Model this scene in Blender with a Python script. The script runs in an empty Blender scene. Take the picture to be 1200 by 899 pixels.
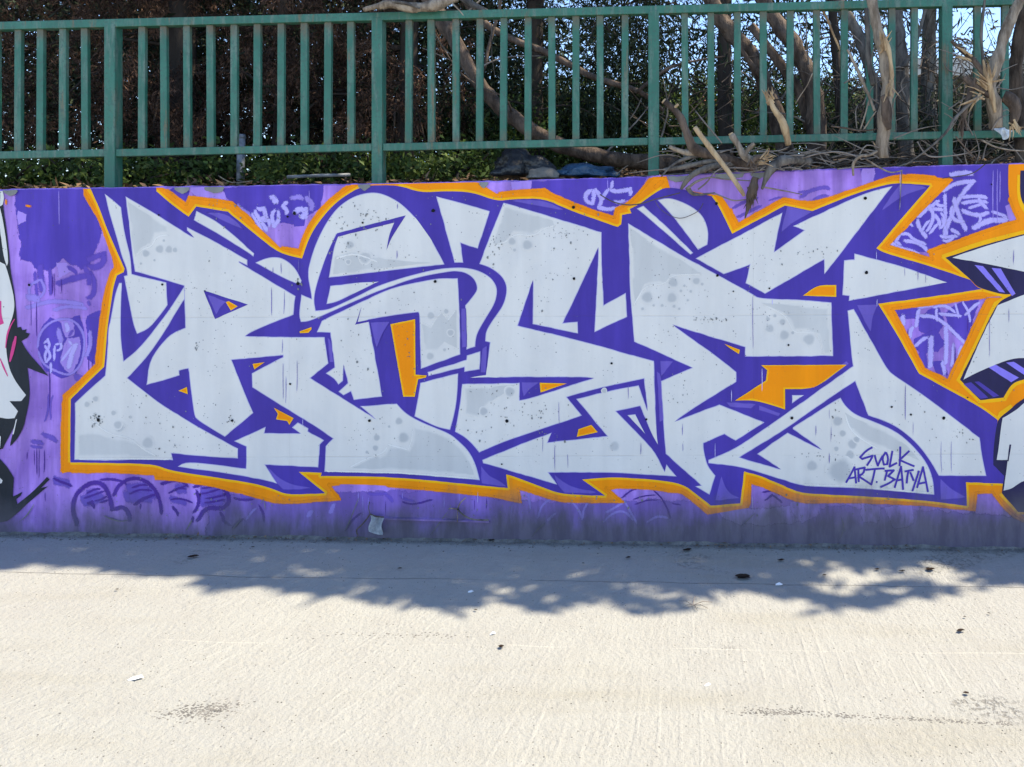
import bpy, bmesh, math, random
import numpy as np
from mathutils import Vector, Matrix, noise as mnoise

random.seed(7)
rng = np.random.default_rng(7)
R = math.radians
scene = bpy.context.scene
C = scene.collection

# ------------------------------------------------------------------ camera
F = 870.0            # focal length in photo pixels (photo 1200 x 899)
D = 3.9              # camera to wall
PX, PY = 790.0, 270.0
SL = 0.015           # fall of the pavement to the right
ZC = 366.85 * D / F
cam_data = bpy.data.cameras.new('camera')
cam_data.sensor_width = 36.0
cam_data.lens = F / 1200.0 * 36.0
cam_data.shift_x = (600 - PX) / 1200.0
cam_data.shift_y = -(449.5 - PY) / 1200.0
cam_data.clip_end = 2000
cam = bpy.data.objects.new('camera', cam_data)
cam.location = (0, -D, ZC)
cam.rotation_euler = (R(90), 0, 0)
C.objects.link(cam)
scene.camera = cam

# ------------------------------------------------------------------ sky, sun, exposure
SUN_EL, SUN_AZ = 60.0, 83.0          # azimuth from +Y (straight into the wall) towards +X
sv = Vector((math.sin(R(SUN_AZ)) * math.cos(R(SUN_EL)), math.cos(R(SUN_AZ)) * math.cos(R(SUN_EL)), math.sin(R(SUN_EL))))
world = bpy.data.worlds.new('World')
scene.world = world
world.use_nodes = True
wn = world.node_tree
bg = wn.nodes['Background']
sky = wn.nodes.new('ShaderNodeTexSky')
sky.sky_type = 'NISHITA'
sky.sun_disc = False
sky.sun_elevation = R(SUN_EL)
sky.sun_rotation = R(SUN_AZ)
sky.air_density = 1.0
sky.altitude = 1700
sky.dust_density = 0.1
sky.ozone_density = 2.5
wn.links.new(sky.outputs['Color'], bg.inputs['Color'])
bg.inputs['Strength'].default_value = 0.15
sun_d = bpy.data.lights.new('sun', 'SUN')
sun_d.energy = 4.15
sun_d.angle = R(0.53)
sun_d.color = (1.0, 0.88, 0.67)
sun = bpy.data.objects.new('sun', sun_d)
sun.rotation_euler = (-sv).to_track_quat('-Z', 'Y').to_euler()
sun.location = (6, 2, 12)
C.objects.link(sun)
scene.view_settings.view_transform = 'Standard'
scene.view_settings.look = 'None'
scene.view_settings.gamma = 1.0
scene.view_settings.exposure = 1.35

# ------------------------------------------------------------------ helpers
def W(px, py, y=0.0):
    """photo pixel -> world point on the upright plane y metres behind the wall face"""
    d = D + y
    return Vector(((px - PX) * d / F, y, ZC + (PY - py) * d / F))

def G(px, py, up=0.0):
    """photo pixel -> point on the pavement"""
    d = ZC * F / ((py - PY) - SL * (px - PX))
    X = (px - PX) * d / F
    return Vector((X, d - D, -SL * X + up))

def tag(o, label=None, cat=None, group=None, kind=None):
    if label: o['label'] = label
    if cat: o['category'] = cat
    if group: o['group'] = group
    if kind: o['kind'] = kind
    return o

def link_mesh(name, verts, faces, mat=None, parent=None, smooth=False):
    me = bpy.data.meshes.new(name)
    me.from_pydata([tuple(v) for v in verts], [], faces)
    me.update()
    if mat is not None:
        me.materials.append(mat)
    if smooth:
        me.polygons.foreach_set('use_smooth', [True] * len(me.polygons))
    o = bpy.data.objects.new(name, me)
    C.objects.link(o)
    if parent is not None:
        o.parent = parent
    return o

def empty(name, loc=(0, 0, 0)):
    o = bpy.data.objects.new(name, None)
    o.location = loc
    o.empty_display_size = 0.1
    C.objects.link(o)
    return o

def adopt(o, parent):
    """parent a mesh that was written in world coordinates to an Empty (no rotation)"""
    off = Vector(parent.location)
    o.data.transform(Matrix.Translation(-off))
    o.parent = parent
    return o

class MB:
    def __init__(s): s.v, s.f = [], []
    def add(s, vs, fs):
        b = len(s.v); s.v += [tuple(p) for p in vs]; s.f += [tuple(i + b for i in f) for f in fs]
    def hexa(s, q0, q1):
        """two quads (front / back), same winding"""
        s.add(list(q0) + list(q1), [(0, 1, 2, 3), (7, 6, 5, 4), (0, 4, 5, 1), (1, 5, 6, 2), (2, 6, 7, 3), (3, 7, 4, 0)])
    def box(s, c, d):
        x, y, z = c; a, b, e = d[0] / 2, d[1] / 2, d[2] / 2
        s.hexa([(x - a, y - b, z - e), (x + a, y - b, z - e), (x + a, y - b, z + e), (x - a, y - b, z + e)],
               [(x - a, y + b, z - e), (x + a, y + b, z - e), (x + a, y + b, z + e), (x - a, y + b, z + e)])
    def tube(s, pts, rad, n=8, rough=0.0, cap=True, sub=0):
        pts = [Vector(p) for p in pts]
        rad = list(rad) if hasattr(rad, '__len__') else [rad] * len(pts)
        if sub:
            P, Q = [], []
            m = len(pts)
            for i in range(m - 1):
                p0, p1, p2, p3 = pts[max(i - 1, 0)], pts[i], pts[i + 1], pts[min(i + 2, m - 1)]
                for k in range(sub):
                    t = k / sub
                    P.append(0.5 * ((2 * p1) + (p2 - p0) * t + (2 * p0 - 5 * p1 + 4 * p2 - p3) * t * t + (3 * p1 - p0 - 3 * p2 + p3) * t ** 3))
                    Q.append(rad[i] * (1 - t) + rad[i + 1] * t)
            P.append(pts[-1]); Q.append(rad[-1]); pts, rad = P, Q
        b = len(s.v); m = len(pts)
        prev = None
        for i, p in enumerate(pts):
            t = (pts[min(i + 1, m - 1)] - pts[max(i - 1, 0)])
            t = t.normalized() if t.length > 1e-9 else Vector((0, 0, 1))
            if prev is None:
                a = t.cross(Vector((0.3, 0.9, 0.2)));  a = a.normalized()
            else:
                a = (prev - t * prev.dot(t)).normalized()
            prev = a
            c = t.cross(a)
            for k in range(n):
                g = 2 * math.pi * k / n
                r = rad[i]
                if rough:
                    q = p + (a * math.cos(g) + c * math.sin(g)) * r
                    r *= 1 + rough * (mnoise.noise(q * 14.0) * 1.3 + mnoise.noise(q * 45) * .5)
                s.v.append(tuple(p + (a * math.cos(g) + c * math.sin(g)) * r))
        for i in range(m - 1):
            for k in range(n):
                s.f.append((b + i * n + k, b + i * n + (k + 1) % n, b + (i + 1) * n + (k + 1) % n, b + (i + 1) * n + k))
        if cap:
            s.f.append(tuple(b + k for k in reversed(range(n))))
            s.f.append(tuple(b + (m - 1) * n + k for k in range(n)))
    def build(s, name, mat, parent=None, smooth=False):
        return link_mesh(name, s.v, s.f, mat, parent, smooth)

def leaf_mesh(name, cen, direc, nrm, length, width, mat, parent=None, fold=0.0):
    """many small kite-shaped leaves as one mesh (numpy)"""
    n = len(cen)
    direc = direc / np.linalg.norm(direc, axis=1, keepdims=True)
    side = np.cross(direc, nrm); side /= (np.linalg.norm(side, axis=1, keepdims=True) + 1e-9)
    nn = np.cross(side, direc)
    L = np.asarray(length).reshape(-1, 1) * np.ones((n, 1)); Wd = np.asarray(width).reshape(-1, 1) * np.ones((n, 1))
    v = np.empty((n, 4, 3), np.float32)
    mid = cen + direc * L * 0.42 + nn * L * fold
    v[:, 0] = cen; v[:, 1] = mid + side * Wd * 0.5; v[:, 2] = cen + direc * L; v[:, 3] = mid - side * Wd * 0.5
    me = bpy.data.meshes.new(name)
    me.vertices.add(n * 4); me.vertices.foreach_set('co', v.reshape(-1))
    me.loops.add(n * 4); me.loops.foreach_set('vertex_index', np.arange(n * 4, dtype=np.int32))
    me.polygons.add(n)
    me.polygons.foreach_set('loop_start', np.arange(0, n * 4, 4, dtype=np.int32))
    me.polygons.foreach_set('loop_total', np.full(n, 4, np.int32))
    me.update(); me.validate()
    me.materials.append(mat)
    o = bpy.data.objects.new(name, me)
    C.objects.link(o)
    if parent is not None: adopt(o, parent)
    return o

# ------------------------------------------------------------------ node materials
class NT:
    def __init__(s, tree): s.t = tree; s.n = tree.nodes; s.l = tree.links
    def node(s, typ, **kw):
        nd = s.n.new(typ)
        for k, v in kw.items(): setattr(nd, k, v)
        return nd
    def put(s, sock, val):
        if hasattr(val, 'node'): s.l.new(val, sock)
        else: sock.default_value = val
    def math(s, op, a, b=0.0, c=0.0, clamp=False):
        nd = s.node('ShaderNodeMath', operation=op, use_clamp=clamp)
        for i, x in enumerate((a, b, c)): s.put(nd.inputs[i], x)
        return nd.outputs[0]
    def step(s, x, lo, hi, o0=0.0, o1=1.0):
        nd = s.node('ShaderNodeMapRange', interpolation_type='SMOOTHSTEP')
        s.put(nd.inputs['Value'], x)
        nd.inputs['From Min'].default_value = lo; nd.inputs['From Max'].default_value = hi
        nd.inputs['To Min'].default_value = o0; nd.inputs['To Max'].default_value = o1
        return nd.outputs['Result']
    def mix(s, f, a, b, mode='MIX'):
        nd = s.node('ShaderNodeMix', data_type='RGBA', blend_type=mode)
        s.put(nd.inputs['Factor'], f)
        for key, val in ((6, a), (7, b)):
            if not hasattr(val, 'node') and len(val) == 3: val = (*val, 1)
            s.put(nd.inputs[key], val)
        return nd.outputs[2]
    def pos(s, scale=(1, 1, 1), src=None):
        if src is None:
            src = s.node('ShaderNodeNewGeometry').outputs['Position']
        m = s.node('ShaderNodeMapping'); s.l.new(src, m.inputs['Vector'])
        m.inputs['Scale'].default_value = scale
        return m.outputs['Vector']
    def noise(s, vec, scale, detail=3.0, rough=0.55, dist=0.0):
        nd = s.node('ShaderNodeTexNoise')
        s.l.new(vec, nd.inputs['Vector'])
        nd.inputs['Scale'].default_value = scale; nd.inputs['Detail'].default_value = detail
        nd.inputs['Roughness'].default_value = rough; nd.inputs['Distortion'].default_value = dist
        return nd.outputs['Fac']
    def voro(s, vec, scale, feature='F1', rnd=1.0):
        nd = s.node('ShaderNodeTexVoronoi', feature=feature)
        s.l.new(vec, nd.inputs['Vector']); nd.inputs['Scale'].default_value = scale
        nd.inputs['Randomness'].default_value = rnd
        return nd
    def bump(s, h, strength, dist, normal=None):
        nd = s.node('ShaderNodeBump')
        nd.inputs['Strength'].default_value = strength; nd.inputs['Distance'].default_value = dist
        s.put(nd.inputs['Height'], h)
        if normal is not None: s.l.new(normal, nd.inputs['Normal'])
        return nd.outputs['Normal']

def new_mat(name):
    m = bpy.data.materials.new(name); m.use_nodes = True
    t = NT(m.node_tree)
    b = m.node_tree.nodes['Principled BSDF']
    return m, t, b

def wall_group():
    g = bpy.data.node_groups.new('wall_relief', 'ShaderNodeTree')
    for n_ in ('Blotch', 'Streak', 'Pit', 'Grain', 'Grime', 'GrimeTone'):
        g.interface.new_socket(n_, in_out='OUTPUT', socket_type='NodeSocketFloat')
    g.interface.new_socket('Normal', in_out='OUTPUT', socket_type='NodeSocketVector')
    t = NT(g); out = t.node('NodeGroupOutput')
    p = t.node('ShaderNodeNewGeometry').outputs['Position']
    p1 = t.pos((1, 1, 1), p); pst = t.pos((1, 1, 0.12), p); phz = t.pos((0.25, 1, 1), p)
    blotch = t.noise(p1, 2.6, 6, 0.62, 0.6)
    streak = t.noise(pst, 9.0, 4, 0.6)
    fine = t.noise(p1, 60, 4, 0.6)
    where = t.step(t.noise(p1, 2.2, 2), 0.40, 0.58)
    v = t.voro(p1, 55); pit1 = t.step(v.outputs['Distance'], 0.07, 0.19, 1, 0)
    keep = t.step(t.noise(p1, 23, 1), 0.52, 0.57)
    pit1 = t.math('MULTIPLY', t.math('MULTIPLY', pit1, keep), where)
    v2 = t.voro(p1, 17); pit2 = t.step(v2.outputs['Distance'], 0.03, 0.075, 1, 0)
    keep2 = t.step(t.noise(p1, 5.3, 1), 0.5, 0.55)
    pit2 = t.math('MULTIPLY', pit2, keep2)
    pit = t.math('MAXIMUM', pit1, pit2)
    sx = t.node('ShaderNodeSeparateXYZ'); t.l.new(p, sx.inputs[0])
    wob = t.math('MULTIPLY', t.math('SUBTRACT', t.noise(phz, 4.0, 3), 0.5), 0.012)
    zz = t.math('ADD', t.math('ADD', sx.outputs['Z'], wob), t.math('MULTIPLY', sx.outputs['X'], -0.004))
    seam = 0
    for z0 in (1.196, 0.462):
        a = t.step(t.math('ABSOLUTE', t.math('SUBTRACT', zz, z0)), 0.0, 0.005, 1, 0)
        seam = a if z0 == 1.196 else t.math('MAXIMUM', seam, a)
    xx = t.math('ADD', sx.outputs['X'], t.math('MULTIPLY', wob, 0.6))
    for x0 in (0.415, -2.02, 2.4, -4.45):
        a = t.step(t.math('ABSOLUTE', t.math('SUBTRACT', xx, x0)), 0.0, 0.004, 0.6, 0)
        seam = t.math('MAXIMUM', seam, a)
    seam = t.math('MULTIPLY', seam, t.step(t.noise(p1, 3.1, 3), 0.35, 0.6))
    h = t.math('ADD', t.math('MULTIPLY', fine, 0.35), t.math('MULTIPLY', t.noise(p1, 9, 3), 0.5))
    h = t.math('SUBTRACT', h, t.math('MULTIPLY', pit, 0.9))
    h = t.math('SUBTRACT', h, t.math('MULTIPLY', seam, 0.6))
    nrm = t.bump(h, 0.35, 0.006)
    # road dirt splashed on the foot of the wall; the splash line climbs towards the right end
    hh = t.math('ADD', sx.outputs['Z'], t.math('MULTIPLY', sx.outputs['X'], SL))
    n2 = t.noise(t.pos((1, 1, 0.25), p), 16, 4, 0.65)
    lim = t.math('MULTIPLY_ADD', sx.outputs['X'], 0.032, 0.095)
    gx = t.math('SUBTRACT', t.math('SUBTRACT', hh, lim), t.math('ADD', t.math('MULTIPLY', t.math('SUBTRACT', t.noise(t.pos((1, 1, .6), p), 3.2, 6, 0.65), 0.5), 0.34), t.math('MULTIPLY', t.math('SUBTRACT', n2, 0.5), 0.18)))
    gr = t.step(gx, -0.03, 0.22, 0.93, 0.0)
    t.l.new(gr, out.inputs['Grime']); t.l.new(t.step(n2, 0.35, 0.65), out.inputs['GrimeTone'])
    t.l.new(blotch, out.inputs['Blotch']); t.l.new(streak, out.inputs['Streak'])
    t.l.new(t.math('MAXIMUM', pit, t.math('MULTIPLY', seam, 0.14)), out.inputs['Pit'])
    t.l.new(fine, out.inputs['Grain']); t.l.new(nrm, out.inputs['Normal'])
    return g
WALLG = wall_group()

def paint(name, col, col2=None, streak=0.12, pit=0.75, rough=0.62, alpha=None, pitcol=(0.09, 0.085, 0.10), amt=0.5, under=None, ustreak=0.05, dull=0.0):
    """flat paint on the concrete: patchy, streaky, pitted and dirty at the foot.
    alpha: None | 'spray' (speckled edge of a spray line) | 'worn' (ragged edge); under: fades into that paint instead"""
    m, t, b = new_mat(name)
    g = t.node('ShaderNodeGroup'); g.node_tree = WALLG
    def coat(c1, c2, st):
        c = t.mix(t.step(g.outputs['Blotch'], 0.38, 0.68, 0, amt), c1, c2 or tuple(x * 0.8 for x in c1))
        return t.mix(1.0, c, t.step(g.outputs['Streak'], 0.35, 0.7, 1 - st, 1 + st * 0.5), 'MULTIPLY')
    c = coat(col, col2, streak)
    if alpha or under:
        a = t.node('ShaderNodeAttribute', attribute_name='soft').outputs['Fac']
        p = t.pos()
        if under:
            x = t.math('ADD', a, t.math('MULTIPLY', t.math('SUBTRACT', t.noise(p, 30, 4, 0.7), 0.5), 0.5))
            c = t.mix(t.math('MULTIPLY', t.step(x, 0.05, 0.95), 1.0 - dull), coat(under[0], under[1], ustreak), c)
        elif alpha == 'spray':
            x = t.math('ADD', a, t.math('MULTIPLY', t.math('SUBTRACT', t.noise(p, 330, 2, 0.8), 0.5), 1.1))
            x = t.math('ADD', x, t.math('MULTIPLY', t.math('SUBTRACT', t.noise(p, 22, 4), 0.5), 0.45))
            t.l.new(t.step(x, 0.44, 0.56), b.inputs['Alpha'])
        else:
            x = t.math('ADD', a, t.math('MULTIPLY', t.math('SUBTRACT', t.noise(t.pos((1, 1, .6)), 24, 6, 0.75), 0.5), 1.7))
            x = t.math('ADD', x, t.math('MULTIPLY', t.math('SUBTRACT', t.noise(p, 7, 3), 0.5), 0.8))
            x = t.math('ADD', x, t.math('MULTIPLY', t.math('SUBTRACT', t.noise(p, 260, 2, 0.8), 0.5), 0.6))
            t.l.new(t.step(x, 0.36, 0.5), b.inputs['Alpha'])
    c = t.mix(t.math('MULTIPLY', g.outputs['Pit'], pit), c, pitcol)
    c = t.mix(g.outputs['Grime'], c, t.mix(g.outputs['GrimeTone'], (0.125, 0.115, 0.13), (0.09, 0.082, 0.095)))
    t.l.new(c, b.inputs['Base Color'])
    b.inputs['Roughness'].default_value = rough
    b.inputs['Specular IOR Level'].default_value = 0.15
    t.l.new(g.outputs['Normal'], b.inputs['Normal'])
    return m

WHITE_C = (0.71, 0.675, 0.63)
WHITE_D = (0.62, 0.60, 0.585)
M = {}
M['white'] = paint('white_paint', WHITE_C, WHITE_D, streak=0.05, pit=0.9, amt=0.5)
M['letter'] = paint('letter_white_paint', WHITE_C, WHITE_D, streak=0.05, pit=0.9, amt=0.5, under=((0.36, 0.32, 0.62), (0.33, 0.30, 0.6)))
M['grey'] = paint('pale_grey_paint', (0.535, 0.525, 0.51), (0.60, 0.585, 0.56), streak=0.06, pit=0.8, under=(WHITE_C, WHITE_D), dull=.15)
M['bubble'] = paint('pale_grey_bubble_paint', (0.45, 0.45, 0.45), (0.51, 0.505, 0.495), streak=0.04, pit=.9, under=(WHITE_C, WHITE_D), dull=.1)
M['frost'] = paint('bright_white_spray', (0.76, 0.73, 0.69), streak=0.03, alpha='spray')
PUR = ((0.074, 0.045, 0.345), (0.064, 0.04, 0.30))
M['purple'] = paint('deep_purple_paint', *PUR, streak=0.14, pit=0.5)
M['highlight'] = paint('mid_violet_paint', (0.155, 0.105, 0.47), (0.13, 0.09, 0.42), streak=0.12, pit=.5, under=PUR, ustreak=.14)
M['base'] = paint('violet_wall_paint', (0.46, 0.26, 0.76), (0.33, 0.17, 0.63), streak=0.35, pit=0.7, amt=1.0)
M['patch'] = paint('purple_roller_paint', (0.095, 0.055, 0.42), (0.13, 0.075, 0.47), streak=0.2, alpha='worn')
M['violet'] = paint('light_violet_paint', (0.42, 0.27, 0.76), (0.36, 0.22, 0.70), streak=0.2, alpha='worn')
M['foot'] = paint('mid_violet_roller_paint', (0.22, 0.125, 0.50), (0.27, 0.155, 0.56), streak=0.3, amt=.9, alpha='worn')
M['orange'] = paint('orange_paint', (0.95, 0.295, 0.002), (0.90, 0.245, 0.002), streak=0.08, pit=0.7)
M['orange_soft'] = paint('orange_spray', (0.90, 0.27, 0.003), (0.82, 0.22, 0.004), streak=0.1, alpha='spray')
M['yellow'] = paint('yellow_orange_paint', (0.93, 0.47, 0.006), (0.93, 0.42, 0.005), streak=0.06, pit=0.5)
M['tag_light'] = paint('lilac_spray', (0.50, 0.42, 0.84), (0.42, 0.34, 0.8), streak=0.12, alpha='spray')
M['tag_soft'] = paint('faint_lilac_spray', (0.33, 0.24, 0.70), (0.29, 0.2, 0.66), streak=0.15, alpha='spray')
M['tag_dark'] = paint('dark_purple_spray', (0.082, 0.030, 0.27), (0.10, 0.04, 0.33), streak=0.2, alpha='spray')
M['tag_dark2'] = paint('purple_swirl_spray', (0.125, 0.07, 0.45), (0.16, 0.09, 0.5), streak=0.2, alpha='spray')
M['tag_shade'] = paint('purple_spray', (0.17, 0.10, 0.50), (0.15, 0.085, 0.46), streak=0.2, alpha='spray')
M['sign'] = paint('purple_marker_paint', (0.07, 0.04, 0.34), (0.08, 0.05, 0.4), streak=0.05, pit=0.3)
M['navy'] = paint('dark_navy_paint', (0.030, 0.024, 0.085), (0.022, 0.02, 0.06), streak=0.15, pit=0.3)
M['stripe'] = paint('lavender_paint', (0.27, 0.21, 0.78), (0.24, 0.18, 0.7), streak=0.1)
M['stripe_dark'] = paint('blue_purple_paint', (0.085, 0.055, 0.36), streak=0.1)
M['black'] = paint('black_paint', (0.022, 0.026, 0.032), (0.03, 0.034, 0.045), streak=0.2, pit=0.2)
M['pink'] = paint('pink_paint', (0.68, 0.06, 0.24), streak=0.1)
M['drip'] = paint('purple_drip_paint', (0.19, 0.15, 0.46), streak=0.2, alpha='spray')
M['drip_pale'] = paint('pale_drip_paint', (0.55, 0.5, 0.82), streak=0.1, alpha='spray')
M['scar'] = paint('bare_concrete_scar', (0.25, 0.25, 0.24), (0.16, 0.16, 0.16), streak=0.2, alpha='worn')

def concrete_top():
    m, t, b = new_mat('raw_concrete')
    p = t.pos(); c = t.mix(t.noise(p, 9, 5, 0.65), (0.16, 0.145, 0.13), (0.30, 0.28, 0.26))
    t.l.new(c, b.inputs['Base Color']); b.inputs['Roughness'].default_value = 0.9
    t.l.new(t.bump(t.noise(p, 45, 4), 0.6, 0.01), b.inputs['Normal'])
    return m
M['concrete'] = concrete_top()

def ground_mat():
    m, t, b = new_mat('brushed_concrete_pavement')
    geo = t.node('ShaderNodeNewGeometry').outputs['Position']
    sx = t.node('ShaderNodeSeparateXYZ'); t.l.new(geo, sx.inputs[0])
    p = t.pos((1, 1, 1), geo)
    big = t.noise(p, 0.9, 5, 0.6)
    band = t.noise(t.pos((0.18, 1, 1), geo), 2.6, 4, 0.6)
    mott = t.noise(p, 7, 5, 0.65)
    grain = t.noise(p, 150, 3, 0.7)
    # broom lines run from the wall to the road, a few stronger ridges among many fine ones
    warp = t.math('MULTIPLY', t.math('SUBTRACT', t.noise(p, 0.9, 2), 0.5), 0.09)
    lx = t.math('ADD', sx.outputs['X'], warp)
    # lines lean over on the left part of the slab
    lean = t.math('MULTIPLY', t.math('MULTIPLY', t.step(sx.outputs['X'], -2.6, 0.3, 1, 0), sx.outputs['Y']), -0.55)
    lx = t.math('ADD', lx, lean)
    cb = t.node('ShaderNodeCombineXYZ'); t.l.new(lx, cb.inputs[0]); t.l.new(t.math('MULTIPLY', sx.outputs['Y'], 0.06), cb.inputs[1])
    l1 = t.noise(cb.outputs[0], 34, 3, 0.6)
    l2 = t.noise(cb.outputs[0], 9, 2, 0.5)
    wv = t.node('ShaderNodeTexWave', wave_type='BANDS', bands_direction='X')
    t.l.new(cb.outputs[0], wv.inputs['Vector']); wv.inputs['Scale'].default_value = 5.2
    wv.inputs['Distortion'].default_value = 1.0; wv.inputs['Detail'].default_value = 2
    wv.inputs['Detail Scale'].default_value = 4.0
    ridge = t.math('MULTIPLY', t.step(wv.outputs['Fac'], 0.90, 1.0), t.step(t.noise(p, 2.3, 3), 0.42, 0.62))
    c = t.mix(t.step(big, 0.3, 0.7), (0.342, 0.342, 0.318), (0.322, 0.322, 0.305))
    c = t.mix(t.step(band, 0.48, 0.70, 0, 0.85), c, (0.300, 0.292, 0.255))
    c = t.mix(t.step(mott, 0.35, 0.75, 0, 0.35), c, (0.295, 0.286, 0.262))
    c = t.mix(t.math('MULTIPLY', ridge, 0.14), c, (0.42, 0.41, 0.385))
    c = t.mix(t.step(grain, 0.33, 0.42, 0.4, 0), c, (0.15, 0.145, 0.13))
    c = t.mix(t.math('MULTIPLY', t.step(t.noise(t.pos((.35, 1, 1), geo), 1.3, 6, .7), .52, .72), 0.35), c, (0.30, 0.28, 0.22))
    # rough exposed spots
    rs = t.math('MULTIPLY', t.step(t.noise(t.pos((0.5, 1, 1), geo), 2.0, 3, 0.6), 0.60, 0.68), t.step(t.noise(p, 48, 3, 0.7), 0.5, 0.6))
    c = t.mix(t.math('MULTIPLY', rs, 0.6), c, (0.15, 0.14, 0.125))
    # two long joints in the slab, parallel to the wall
    jit = t.math('MULTIPLY', t.math('SUBTRACT', t.noise(p, 2.4, 3), 0.5), 0.05)
    yy = t.math('ADD', sx.outputs['Y'], jit)
    j1 = t.step(t.math('ABSOLUTE', t.math('SUBTRACT', yy, -0.435)), 0.0, 0.004, 1, 0)
    j1 = t.math('MULTIPLY', j1, t.step(t.noise(p, 1.7, 2), 0.36, 0.5))
    j2 = t.step(t.math('ABSOLUTE', t.math('SUBTRACT', yy, -0.98)), 0.0, 0.004, 1, 0)
    j2 = t.math('MULTIPLY', j2, t.step(t.noise(p, 1.1, 2), 0.42, 0.56))
    c = t.mix(t.math('MULTIPLY', j1, 0.6), c, (0.12, 0.11, 0.10))
    c = t.mix(t.math('MULTIPLY', j2, 0.55), c, (0.5, 0.48, 0.43))
    # dirt gathered along the foot of the wall
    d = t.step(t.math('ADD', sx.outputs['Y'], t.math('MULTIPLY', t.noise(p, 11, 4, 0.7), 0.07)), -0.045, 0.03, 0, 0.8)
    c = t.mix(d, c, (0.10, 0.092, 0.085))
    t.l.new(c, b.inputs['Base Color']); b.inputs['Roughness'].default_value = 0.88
    b.inputs['Specular IOR Level'].default_value = 0.25
    h = t.math('ADD', t.math('MULTIPLY', l1, 0.5), t.math('MULTIPLY', l2, 0.15))
    h = t.math('ADD', h, t.math('MULTIPLY', ridge, 0.22))
    h = t.math('ADD', h, t.math('MULTIPLY', t.noise(p, 55, 5, 0.7), 1.9))
    h = t.math('ADD', h, t.math('MULTIPLY', t.noise(t.pos((1, .45, 1), geo), 26, 3, 0.6), 0.9))
    h = t.math('ADD', h, t.math('MULTIPLY', mott, 0.8))
    h = t.math('SUBTRACT', h, t.math('MULTIPLY', rs, 0.8))
    h = t.math('SUBTRACT', h, j1)
    t.l.new(t.bump(h, 0.8, 0.009), b.inputs['Normal'])
    return m
M['ground'] = ground_mat()

def simple(name, c1, c2, scale=8, rough=0.8, bump=0.4, bscale=40, stretch=(1, 1, 1), dist=0.006, rnd=0.0, trans=0.0, spec=0.3):
    m, t, b = new_mat(name)
    p = t.pos(stretch); f = t.step(t.noise(p, scale, 5, 0.65), 0.32, 0.68)
    c = t.mix(f, c1, c2)
    if rnd:
        ri = t.node('ShaderNodeNewGeometry').outputs['Random Per Island']
        k = t.math('MULTIPLY_ADD', ri, rnd * 2, 1 - rnd)
        c = t.mix(1.0, c, k, 'MULTIPLY')
    t.l.new(c, b.inputs['Base Color']); b.inputs['Roughness'].default_value = rough
    b.inputs['Specular IOR Level'].default_value = spec
    if bump: t.l.new(t.bump(t.noise(p, bscale, 4, 0.6), bump, dist), b.inputs['Normal'])
    if trans:
        tr = t.node('ShaderNodeBsdfTranslucent'); t.l.new(c, tr.inputs['Color'])
        mx = t.node('ShaderNodeMixShader'); mx.inputs[0].default_value = trans
        t.l.new(b.outputs[0], mx.inputs[1]); t.l.new(tr.outputs[0], mx.inputs[2])
        t.l.new(mx.outputs[0], m.node_tree.nodes['Material Output'].inputs['Surface'])
    return m
M['soil'] = simple('dark_soil', (0.045, 0.033, 0.024), (0.11, 0.085, 0.06), 14, 0.95, 0.8, 60, dist=0.02)
M['dirt'] = simple('packed_grey_dirt', (0.10, 0.095, 0.09), (0.20, 0.19, 0.175), 20, 0.95, 0.9, 90, dist=0.01)
M['litter'] = simple('dry_leaf_litter', (0.10, 0.06, 0.035), (0.20, 0.13, 0.08), 8, 0.9, 0, rnd=0.5)
M['bark'] = simple('brown_bark', (0.042, 0.029, 0.022), (0.15, 0.108, 0.082), 18, 0.9, 1.0, 34, (1, 1, 0.3), 0.02)
M['bark_dark'] = simple('dark_bark', (0.025, 0.02, 0.017), (0.055, 0.042, 0.034), 9, 0.95, 0.9, 30, (1, 1, 0.3), 0.012)
M['bark_grey'] = simple('grey_bark', (0.055, 0.048, 0.043), (0.175, 0.155, 0.135), 20, 0.9, 1.0, 34, (1, 1, 0.3), 0.016)
M['bark_pale'] = simple('pale_smooth_bark', (0.12, 0.088, 0.062), (0.36, 0.29, 0.22), 24, 0.85, 1.0, 44, (1, 1, 0.2), 0.014)
M['wood'] = simple('fresh_split_wood', (0.24, 0.15, 0.08), (0.50, 0.36, 0.21), 26, 0.85, 0.9, 60, (1, 1, 0.2), 0.008)
M['twig'] = simple('grey_brown_twig', (0.14, 0.115, 0.095), (0.26, 0.22, 0.19), 12, 0.85, 0.3, 60)
M['brown_leaf'] = simple('dry_brown_needles', (0.026, 0.015, 0.011), (0.125, 0.070, 0.046), 3.0, 0.9, 0, rnd=0.6, trans=0.2)
M['dark_leaf'] = simple('dark_green_needles', (0.018, 0.030, 0.016), (0.04, 0.055, 0.028), 2.0, 0.8, 0, rnd=0.5, trans=0.2)
M['green_leaf'] = simple('green_shrub_leaves', (0.035, 0.07, 0.018), (0.12, 0.175, 0.04), 3.0, 0.6, 0, rnd=0.5, trans=0.35)
M['olive_leaf'] = simple('olive_narrow_leaves', (0.045, 0.048, 0.028), (0.10, 0.085, 0.05), 3.0, 0.7, 0, rnd=0.5, trans=0.25)
M['plastic_black'] = simple('black_plastic', (0.012, 0.013, 0.016), (0.02, 0.021, 0.026), 5, 0.35, 0.9, 11, dist=0.03, spec=0.5)
M['plastic_blue'] = simple('blue_plastic', (0.018, 0.06, 0.13), (0.035, 0.10, 0.20), 5, 0.4, 0.9, 13, dist=0.03, spec=0.5)
M['rag'] = simple('dirty_pale_cloth', (0.44, 0.47, 0.50), (0.68, 0.70, 0.72), 30, 0.9, 0.6, 40)
M['stone'] = simple('grey_stone', (0.14, 0.13, 0.12), (0.24, 0.22, 0.20), 12, 0.9, 0.8, 30)
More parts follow.
